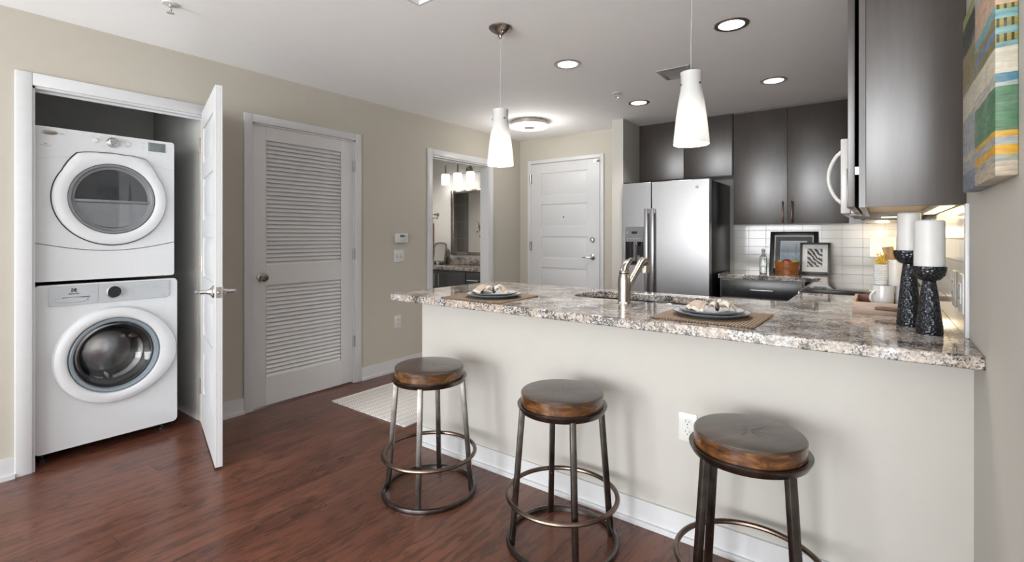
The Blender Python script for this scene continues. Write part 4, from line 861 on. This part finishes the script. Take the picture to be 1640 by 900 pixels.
# ---------------------------------------------------------------- place settings
def setting(mx, my, mrot, px, py, nap, side):
    Z = .914
    b = MB(); b.box((-.19, -.18, 0), (.19, .18, .007), .003); m = tag(b.build('placemat', 'mat', loc=(mx, my, Z), rotz=mrot), 'woven brown placemat on the %s end of the bar top' % side, 'placemat')
    Z += .007
    def pl(name, r, z, lab, cat):
        t = thing(name, lab, cat, (px, py, z))
        k = r / .14; b = MB(); b.mi = 0
        b.lathe([(.0, .004), (.085 * k, .004), (.096 * k, .007), (.125 * k, .016), (.1385 * k, .020), (.14 * k, .0185)], seg=64, cap=False); b.mi = 1
        b.lathe([(.14 * k, .0185), (.138 * k, .016), (.095 * k, .002), (.086 * k, 0), (0, 0)], seg=64, cap=False); b.build('dish', ['plate', 'plate_dark'], t)
        b = MB(); b.torus((0, 0, .0195), .139 * k, .0015, 'z', 64, 6); b.build('rim', 'plate_dark', t); return t
    pl('dinner_plate', .145, Z, 'large slate plate on the %s placemat' % side, 'plate'); pl('salad_plate', .122, Z + .0075, 'smaller grey plate on the dinner plate of the %s setting' % side, 'plate')
    t = thing('napkin', nap[0], 'napkin', (px + nap[1], py + nap[2], Z + .0155), nap[3])
    rnd = random.Random(nap[4])
    def fan(L, spread, hh, pl_, name, mat, ang, u0=0., u1=1., lift=0.):
        b = MB(); rows = []; ph = rnd.uniform(0, 6); NU, NV = 18, 56
        for i in range(NU + 1):
            u = u0 + (u1 - u0) * i / NU; row = []
            for j in range(NV + 1):
                v = j / NV * 2 - 1; th = ang + v * spread * (.55 + .45 * u); r = .006 + L * u * (1 - .16 * v * v + .10 * math.sin(3.1 * v + ph))
                w = pl_ * v * PI + ph + .8 * math.sin(2 * v + ph)
                crease = abs(math.sin(w)) ** .65
                z = .012 * (1 - u) + .004 + hh * (.30 + .70 * math.sin(PI * min(1, .15 + u * .8))) * crease * (1 - .45 * abs(v)) * (.35 + .65 * u) + lift * u * math.sin(PI * u) + .010 * math.sin(PI * u)
                z *= 1 - .35 * max(0, u - .8) / .2 * (1 - crease)
                row.append((r * math.cos(th) + .004 * u * math.cos(w * 2), r * math.sin(th), max(z, .003)))
            rows.append(row)
        b.grid(rows); o = b.build(name, mat, t); sm = o.modifiers.new('thick', 'SOLIDIFY'); sm.thickness = .0016; sm.offset = 1; return o
    for L, spd, hh, pl_, ang, lift in ((.108, .95, .030, 1.6, PI - .15, .012), (.072, .80, .030, 1.5, .25, .006)):
        st = rnd.getstate(); fan(L, spd, hh, pl_, 'cloth_fan', 'napkin', ang, 0, .90, lift); rnd.setstate(st); fan(L, spd, hh, pl_, 'cloth_hem', 'napkin_edge', ang, .90, 1.0, lift)
    for ang, ln, rad in ((.9, .050, .013), (-.8, .055, .012), (-2.3, .050, .011)):
        b = MB(); rows = []
        for i in range(15):
            u = i / 14; c = (ln * u * math.cos(ang), ln * u * math.sin(ang), .014 + .016 * math.sin(PI * u)); rr = rad * (.45 + .75 * u)
            rows.append([(c[0] - math.sin(ang) * rr * math.cos(q), c[1] + math.cos(ang) * rr * math.cos(q), c[2] + rr * (.9 + math.sin(q)) * .9) for q in [-.6 + 4.6 * m / 14 for m in range(15)]])
        b.grid(rows); oo = b.build('cloth_curl', 'napkin_edge', t); sm = oo.modifiers.new('thick', 'SOLIDIFY'); sm.thickness = .0016
    b = MB(); b.torus((0, 0, .022), .015, .0042, 'x', 24, 8); b.build('napkin_ring', 'ring', t)
setting(1.905, 2.02, .03, 1.940, 2.01, ('rumpled beige napkin on the left plate', .005, -.005, .25, 3), 'left')
setting(3.022, 2.065, -.02, 3.020, 2.06, ('knotted beige napkin on the right plate', .022, .0, .55, 5), 'right')

# ---------------------------------------------------------------- candle holders and candles
def holder(label, x, y, H, rb):
    t = thing('candle_holder', label, 'candle holder', (x, y, .914)); rt = rb * .50; cr = .0455; hc = H - .050
    b = MB(); b.lathe([(rb * .97, 0), (rb, .004), (rb * .97, .03), (rb * .82, hc * .42), (rb * .64, hc * .78), (rt, hc - .006), (rt * .97, hc)], seg=48); b.build('stem', 'hammered', t)
    b = MB(); b.lathe([(rt * .9, 0), (.030, .006), (.041, .020), (cr, .038), (cr, .050), (cr - .003, .050), (.0, .046)], seg=48); b.build('cup', 'hammered', t, (0, 0, hc)); return H
h = holder('hammered black candle holder nearest the bar front', 3.694, 2.145, .226, .0365)
def candle(label, x, y, z, r, hh):
    t = thing('pillar_candle', label, 'candle', (x, y, z)); b = MB(); b.lathe([(r, 0), (r, hh - .004), (r - .003, hh), (r * .75, hh - .003), (0, hh - .006)], seg=48); b.build('wax', 'wax', t); b = MB(); b.cyl((0, 0, hh - .008), (.001, 0, hh + .004), .0012, seg=8); b.build('wick', 'wick', t)
candle('wide white pillar candle in the front hammered holder', 3.694, 2.145, .914 + h - .004, .0410, .156)
h = holder('taller hammered black candle holder behind the front one', 3.647, 2.295, .274, .0372)
candle('white pillar candle in the rear hammered holder', 3.647, 2.295, .914 + h - .004, .0345, .140)

# ---------------------------------------------------------------- crate with cups
cr = thing('wooden_crate', 'low weathered wooden tray on the bar top behind the candle holders', 'tray', (3.592, 2.705, .914))
w_, d_, h_ = .124, .175, .049
b = MB(); b.box((-w_, -d_, .0), (w_, -d_ + .012, h_), .0015); b.build('front_board', 'cratewood', cr)
b = MB(); b.box((-w_, d_ - .012, 0), (w_, d_, h_), .0015); b.build('back_board', 'crate_in', cr)
for s in (-1, 1): b = MB(); b.box((s * w_ - s * .012, -d_ + .012, 0), (s * w_, d_ - .012, h_), .0015); b.build('side_board', 'crate_in' if s > 0 else 'cratewood', cr)
b = MB(); b.box((-w_ + .012, -d_ + .012, 0), (w_ - .012, d_ - .012, .010)); b.build('floor_board', 'crate_in', cr)
b = MB(); b.tube([(-.045, -d_ - .010, .028), (-.02, -d_ - .014, .029), (.02, -d_ - .014, .028), (.043, -d_ - .010, .029)], [.006, .008, .0085, .007], 12); b.cyl((-.036, -d_, .028), (-.036, -d_ - .012, .028), .004, seg=8); b.cyl((.036, -d_, .028), (.036, -d_ - .012, .028), .004, seg=8); b.build('handle', 'bark', cr)
def cup(name, label, x, y, z, r, h, mat, ribs=0, handle=None, r0=None):
    t = thing(name, label, 'cup', (x, y, z)); r0 = r0 or r * .9; pr = [(r0 * .93, 0), (r0, .004)]
    n = max(6, ribs * 4)
    for i in range(1, n + 1):
        u = i / n; rr = r0 + (r - r0) * min(1, u * 2.5); rr += .0011 * math.sin(u * ribs * 2 * PI) if ribs else 0; pr.append((rr, .004 + (h - .004) * u))
    pr += [(r - .003, h), (r - .004, h - .006), (r0 - .005, .008), (0, .006)]
    b = MB(); b.lathe(pr, seg=44); b.build('body', mat, t)
    if handle is not None:
        ca, sa = math.cos(handle), math.sin(handle); b = MB(); b.tube([((r - .003 + .026 * math.sin(PI * i / 10) ** .8) * ca, (r - .003 + .026 * math.sin(PI * i / 10) ** .8) * sa, h * .2 + h * .6 * i / 10) for i in range(11)], .0052, 10); b.build('handle', mat, t)
    return t
zf = .914 + .0105
cup('mug', 'white mug with handle in the tray, at its left', 3.573, 2.65, zf, .0385, .104, 'ceramic', handle=-2.35)
cup('ribbed_cup', 'ribbed white cup standing on the left mug and holding golden sprigs', 3.566, 2.65, zf + .1045, .0255, .090, 'ceramic', ribs=11)
cup('cup', 'white cup in the tray, at its right under the jug', 3.648, 2.67, zf, .033, .102, 'ceramic')
j = cup('jug', 'tall white jug standing on the right cup and holding wooden utensils', 3.617, 2.665, zf + .1025, .0305, .112, 'ceramic2', handle=.2)
sp = thing('golden_sprigs', 'golden sprigs standing in the ribbed cup', 'flowers', (3.566, 2.65, zf + .1135))
for k in range(14):
    a = random.uniform(0, 2 * PI); l = random.uniform(.095, .135); rr = random.uniform(.008, .030); dx, dy = rr * math.cos(a), rr * math.sin(a); b = MB(); P = [(dx * u * u, dy * u * u, l * u) for u in (.02, .3, .6, .85, 1)]; b.tube(P, .0008, 6)
    for q in range(9): u = random.uniform(.68, 1.0); b.sphere((dx * u * u + random.uniform(-.005, .005), dy * u * u + random.uniform(-.005, .005), l * u), random.uniform(.0016, .0032), (1, 1, 1.4), 8)
    b.build('sprig', 'gold', sp)
for k, (x, y, ry, lab) in enumerate(((3.614, 2.655, -.22, 'flat wooden paddle in the jug, nearer the sprigs'), (3.630, 2.678, .04, 'flat wooden paddle in the jug, nearer the rear candle'))):
    u = thing('wooden_paddle', lab, 'utensil', (x + .010, y, zf + .1105)); u.rotation_euler = (0, ry, 0); b = MB()
    b.box((-.006, -.003, .002), (.006, .003, .10), .0015); b.build('handle', 'utensil', u)
    b = MB(); b.prism([(-.012, .095), (.012, .095), (.019, .110), (.0195, .160), (-.0195, .164), (-.019, .110)], -.003, .003, 'y', .001); b.build('blade', 'utensil', u)

# ---------------------------------------------------------------- back counter things
ZB = .900
lp = thing('table_lamp', 'small lamp with glowing cream shade in the kitchen corner', 'lamp', (3.585, 5.12, ZB))
b = MB(); b.lathe([(.055, 0), (.055, .010), (.02, .018), (.028, .05), (.034, .08), (.022, .115), (.008, .135), (.008, .19)], seg=32); b.build('base', 'ceramic2', lp)
b = MB(); b.prism(rrect(-.085, -.085, .085, .085, .012), .170, .332, 'z'); b2 = b.build('shade', 'lamp_shade', lp)
l = bpy.data.lights.new('table_lamp_bulb', 'POINT'); l.energy = .9; l.color = (1, .80, .52); l.shadow_soft_size = .04; o = bpy.data.objects.new('table_lamp_bulb', l); C.objects.link(o); o.parent = lp; o.location = (0, 0, .372)
def picture(label, x, y, w, h, fw, lean, fmat, boards, pmat, prect, rotz=0.):
    t = thing('picture_frame', label, 'picture frame', (x, y, ZB)); t.rotation_euler = (-lean, 0, rotz)
    b = MB(); 
    for a in ((-w / 2, 0, -w / 2 + fw, h), (w / 2 - fw, 0, w / 2, h), (-w / 2 + fw, 0, w / 2 - fw, fw), (-w / 2 + fw, h - fw, w / 2 - fw, h)): b.box((a[0], -.018, a[1]), (a[2], .0, a[3]), .002)
    b.build('frame', fmat, t)
    y0 = -.004
    for ins, m in boards: b = MB(); b.box((-w / 2 + ins, y0 - .001, ins), (w / 2 - ins, y0 + .003, h - ins)); b.build('mat_board', m, t); y0 -= .0015
    b = MB(); b.box((0, -.0008, 0), (prect[2] - prect[0], .0, prect[3] - prect[1])); p = b.build('print', pmat, t, (prect[0], y0 - .0005, prect[1])); return t, p, y0
t, p, y0 = picture('large black framed landscape leaning on the tile behind the fruit bowl', 2.920, 5.205, .392, .388, .036, .22, 'blackframe', ((.034, 'cream_board'), (.046, 'matte_board'), (.088, 'white_board')), 'landscape', (-.105, .092, .102, .296))
b = MB()
for x, hh, r in ((.125, .185, .0022), (.06, .15, .0012), (.025, .16, .001), (.17, .14, .0012)):
    b.tube([(x, -.0015, .06), (x + .003, -.0015, hh)], [r, r * .4], 6)
    for k in range(6): zz = .09 + (hh - .10) * k / 6; s = -1 if k % 2 else 1; b.tube([(x, -.0015, zz), (x + s * .028 * (1 - k / 9), -.0015, zz + .03)], [r * .45, .0003], 5)
b.build('printed_tree', 'tree', p)
picture('smaller charcoal framed monochrome print leaning beside the fruit bowl', 3.098, 5.140, .232, .282, .018, .18, 'frame2', ((.016, 'white_board'),), 'bw', (-.058, .062, .058, .228))
fb = thing('fruit_bowl', 'round red-brown wooden bowl of apples on the back counter', 'bowl', (2.905, 4.965, ZB))
b = MB(); b.lathe([(.088, 0), (.092, .004), (.101, .112), (.101, .116), (.094, .116), (.086, .012), (0, .010)], seg=56); b.build('bowl_wall', 'bowlwood', fb)
def apple(label, x, y, z, r, mat):
    t = thing('apple', label, 'apple', (x, y, z)); n = 16; pr = []
    for i in range(n + 1):
        a = PI * i / n; rr = r * math.sin(a) * (1 + .06 * math.cos(a)); zz = -r * .92 * math.cos(a) - (.22 * r * math.exp(-(math.sin(a) / .3) ** 2) if a > PI / 2 else -.1 * r * math.exp(-(math.sin(a) / .3) ** 2)); pr.append((rr if 0 < i < n else 0, zz + r * .9))
    b = MB(); b.lathe(pr, seg=28); b.build('flesh', mat, t); b = MB(); b.tube([(0, 0, r * 1.5), (.003, 0, r * 1.75), (.008, 0, r * 1.95)], .0014, 6); b.build('stem', 'stem', t)
apple('green apple at the left of the wooden bowl', 2.856, 4.950, ZB + .074, .031, 'greenapple'); apple('red apple in the middle of the wooden bowl', 2.908, 4.922, ZB + .068, .039, 'red'); apple('green apple at the right of the wooden bowl', 2.966, 4.964, ZB + .072, .035, 'greenapple'); apple('red apple at the back of the wooden bowl', 2.925, 5.020, ZB + .030, .030, 'red')
bt = thing('glass_bottle', 'clear glass bottle on the back counter left of the frames', 'bottle', (2.712, 4.97, ZB))
b = MB(); b.lathe([(.029, 0), (.031, .004), (.031, .13), (.027, .155), (.014, .172), (.0125, .200), (.016, .202), (.016, .210), (.011, .210), (.010, .175), (.026, .148), (.0285, .13), (.0285, .006), (0, .005)], seg=36, cap=False); b.build('glass_body', 'glass', bt)
b = MB(); b.lathe([(.010, .196), (.0105, .211), (.013, .214), (.013, .222), (0, .224)], seg=20); b.build('stopper', 'enamel2', bt)

# ---------------------------------------------------------------- painting on the right wall
pt = thing('canvas_painting', 'striped abstract canvas on the right wall near the cabinet', 'painting', (R, 1.43, 1.365))
b = MB(); b.box((-.036, 0, 0), (0, .49, .495), .004); b.build('canvas', 'painting', pt)

# ---------------------------------------------------------------- bathroom things
YB = YF - .03
va = thing('bathroom_vanity', 'black bathroom vanity with granite top seen through the doorway', 'vanity', (-1.62, YB - .002, 0))
b = MB(); b.box((0, -.51, .10), (1.495, 0, .822)); b.box((0, -.46, 0), (1.495, 0, .10)); b.build('body', 'dark_blue', va)
b = MB(); b.box((-.0, -.535, .822), (1.496, -.0, .860), .003); b.box((0, -.02, .86), (1.496, -.0, .955), .002); b.build('granite_top', 'granite', va)
for x0, x1, hx in ((.42, .755, .722), (.765, 1.215, .797)):
    b = MB(); b.box((x0, -.528, .12), (x1, -.51, .805), .002); dd = b.build('door', 'dark_blue', va); b = MB(); b.cyl((hx, -.56, .62), (hx, -.56, .775), .005, seg=10); b.cyl((hx, -.53, .64), (hx, -.56, .64), .004, seg=8); b.cyl((hx, -.53, .755), (hx, -.56, .755), .004, seg=8); b.build('handle', 'chrome', dd)
b = MB(); b.box((1.225, -.528, .63), (1.49, -.51, .805), .002); dd = b.build('drawer', 'dark_blue', va); b = MB(); b.cyl((1.27, -.56, .715), (1.44, -.56, .715), .005, seg=10); b.cyl((1.29, -.53, .715), (1.29, -.56, .715), .004, seg=8); b.cyl((1.42, -.53, .715), (1.42, -.56, .715), .004, seg=8); b.build('handle', 'chrome', dd)
mi = thing('bathroom_mirror', 'framed mirror above the bathroom vanity', 'mirror', (-1.135, YB, .985))
b = MB(); mw_, mh_ = .95, .875
for a in ((0, 0, .042, mh_), (mw_ - .042, 0, mw_, mh_), (.042, 0, mw_ - .042, .042), (.042, mh_ - .042, mw_ - .042, mh_)): b.box((a[0], -.022, a[1]), (a[2], -.0, a[3]), .004)
b.build('frame', 'nickel', mi); b = MB(); b.box((.04, -.010, .04), (mw_ - .04, -.002, mh_ - .04)); b.build('mirror_glass', 'mirror', mi)
vl = thing('vanity_light', 'three shade nickel light bar above the bathroom mirror', 'wall light', (-.81, YB, 2.115))
b = MB(); b.lathe([(.058, 0), (.056, -.012), (.04, -.022), (0, -.024)], axis='y', seg=32); b.build('backplate', 'nickel', vl)
b = MB(); b.tube([(-.40, -.07, -.045), (.40, -.07, -.045)], .006, 10); b.cyl((0, -.02, 0), (0, -.07, -.045), .007, seg=10); b.build('arm', 'nickel', vl)
for x in (-.345, -.12, .105, .33):
    if x > .2: continue
    b = MB(); b.lathe([(.054, -.125), (.056, -.12), (.058, .0), (.050, .018), (.02, .024)], seg=32, cap=False); sh = b.build('glass_shade', 'bath_shade', vl, (x, -.10, -.055)); b = MB(); b.lathe([(.03, .02), (.03, .03), (.010, .035), (.008, .135), (.003, .14)], seg=16); b.build('stem', 'nickel', sh)
    l = bpy.data.lights.new('vanity_bulb', 'POINT'); l.energy = POWER_BATH; l.color = (1, .95, .88); l.shadow_soft_size = .02; o = bpy.data.objects.new('vanity_bulb', l); C.objects.link(o); o.parent = vl; o.location = (x, -.12, -.22)
tr = thing('towel_ring', 'nickel towel ring post on the bathroom wall', 'towel ring', (-1.40, YB, 1.54))
b = MB(); b.lathe([(.026, 0), (.024, -.008), (.010, -.014), (.010, -.05), (.014, -.06), (0, -.062)], axis='y', seg=24); b.build('post', 'nickel', tr)
b = MB(); b.tube([(.0, -.052, 0), (-.06, -.054, .0), (-.16, -.054, .0)], .005, 10); b.build('ring_bar', 'nickel', tr)
b = MB(); rows = []
for i in range(2): pass
L = [[(x, y, z) for x, y in rrect(-1.64, YB - .066, -1.462, YB - .030, .012)] for z in (.975, 1.2, 1.452)]; b.rings(L); tag(b.build('hand_towel', 'towel', origin=(-1.55, YB - .05, 1.45)), 'rust brown towel hanging beside the bathroom doorway edge', 'towel')
tm = thing('tabletop_mirror', 'small framed mirror tray standing on the bathroom vanity', 'mirror', (-1.275, 4.80, .86)); tm.rotation_euler = (-.12, 0, 0)
b = MB(); o_ = [(-.115, .02), (.115, .02), (.115, .26), (.09, .285), (0, .297), (-.09, .285), (-.115, .26)]; i_ = [(x * .88, .15 + (z - .15) * .88) for x, z in o_]; b.plate(o_, [i_[::-1]], -.008, .004, 'y'); b.build('frame', 'nickel', tm)
b = MB(); b.prism([(x * .9, .15 + (z - .15) * .9) for x, z in o_], -.002, .002, 'y'); b.build('mirror_glass', 'mirror', tm); b = MB(); b.box((-.10, -.05, 0), (.10, .05, .02), .004); b.build('base', 'nickel', tm)
for i, x in enumerate((-1.36, -1.31, -1.20)):
    t = thing('toiletry_jar', ('small jar at the left before the tabletop mirror', 'small jar in the middle before the tabletop mirror', 'small jar at the right before the tabletop mirror')[i], 'jar', (x, 4.70, .86)); b = MB(); b.lathe([(.018, 0), (.02, .003), (.02, .03), (.016, .036)], seg=20); b.build('body', 'ceramic', t); b = MB(); b.lathe([(.017, .035), (.017, .047), (0, .049)], seg=20); b.build('lid', 'nickel', t)
vs = thing('flower_vase', 'grey vase of dried stems on the bathroom vanity', 'vase', (-.245, 4.52, .86))
b = MB(); b.lathe([(.040, 0), (.043, .004), (.043, .20), (.030, .225), (.032, .245), (.028, .245), (.026, .225), (.038, .19), (.038, .01), (0, .008)], seg=32, cap=False); b.build('body', 'vase', vs)
for k in range(8):
    a = random.uniform(1.8, 4.6); l = random.uniform(.34, .47); dx, dy = .13 * math.cos(a) * random.uniform(.4, 1.2), .05 * math.sin(a); b = MB(); b.tube([(dx * u * u, dy * u * u, .1 + l * u) for u in (0, .3, .6, .85, 1)], [.0022, .002, .0018, .0014, .001], 6)
    for q in range(6): u = random.uniform(.7, 1.0); b.sphere((dx * u * u + random.uniform(-.012, .012), dy * u * u + random.uniform(-.012, .012), .1 + l * u), random.uniform(.005, .009), (1, 1, 1.5), 8)
    b.build('stem', 'twig' if k % 2 else 'ceramic2', vs)

# ---------------------------------------------------------------- groups of repeats
GROUPS = {'bar_stool': 'bar stools along the half wall', 'pendant_light': 'glass pendants over the bar', 'recessed_light': 'recessed ceiling lights', 'fire_sprinkler': 'ceiling fire sprinklers',
          'placemat': 'woven placemats on the bar', 'dinner_plate': 'large plates on the placemats', 'salad_plate': 'small plates on the large plates', 'napkin': 'linen napkins on the plates',
          'candle_holder': 'hammered candle holders', 'pillar_candle': 'white pillar candles', 'apple': 'apples in the wooden bowl', 'picture_frame': 'framed pictures on the back counter',
          'wall_outlet': 'white wall outlets', 'toiletry_jar': 'jars on the bathroom vanity', 'wooden_paddle': 'wooden paddles in the jug', 'upper_cabinet': 'dark upper cabinets', 'base_cabinet': 'dark base cabinets'}
for o in C.objects:
    if o.parent is None and o.name.split('.')[0] in GROUPS: o['group'] = GROUPS[o.name.split('.')[0]]
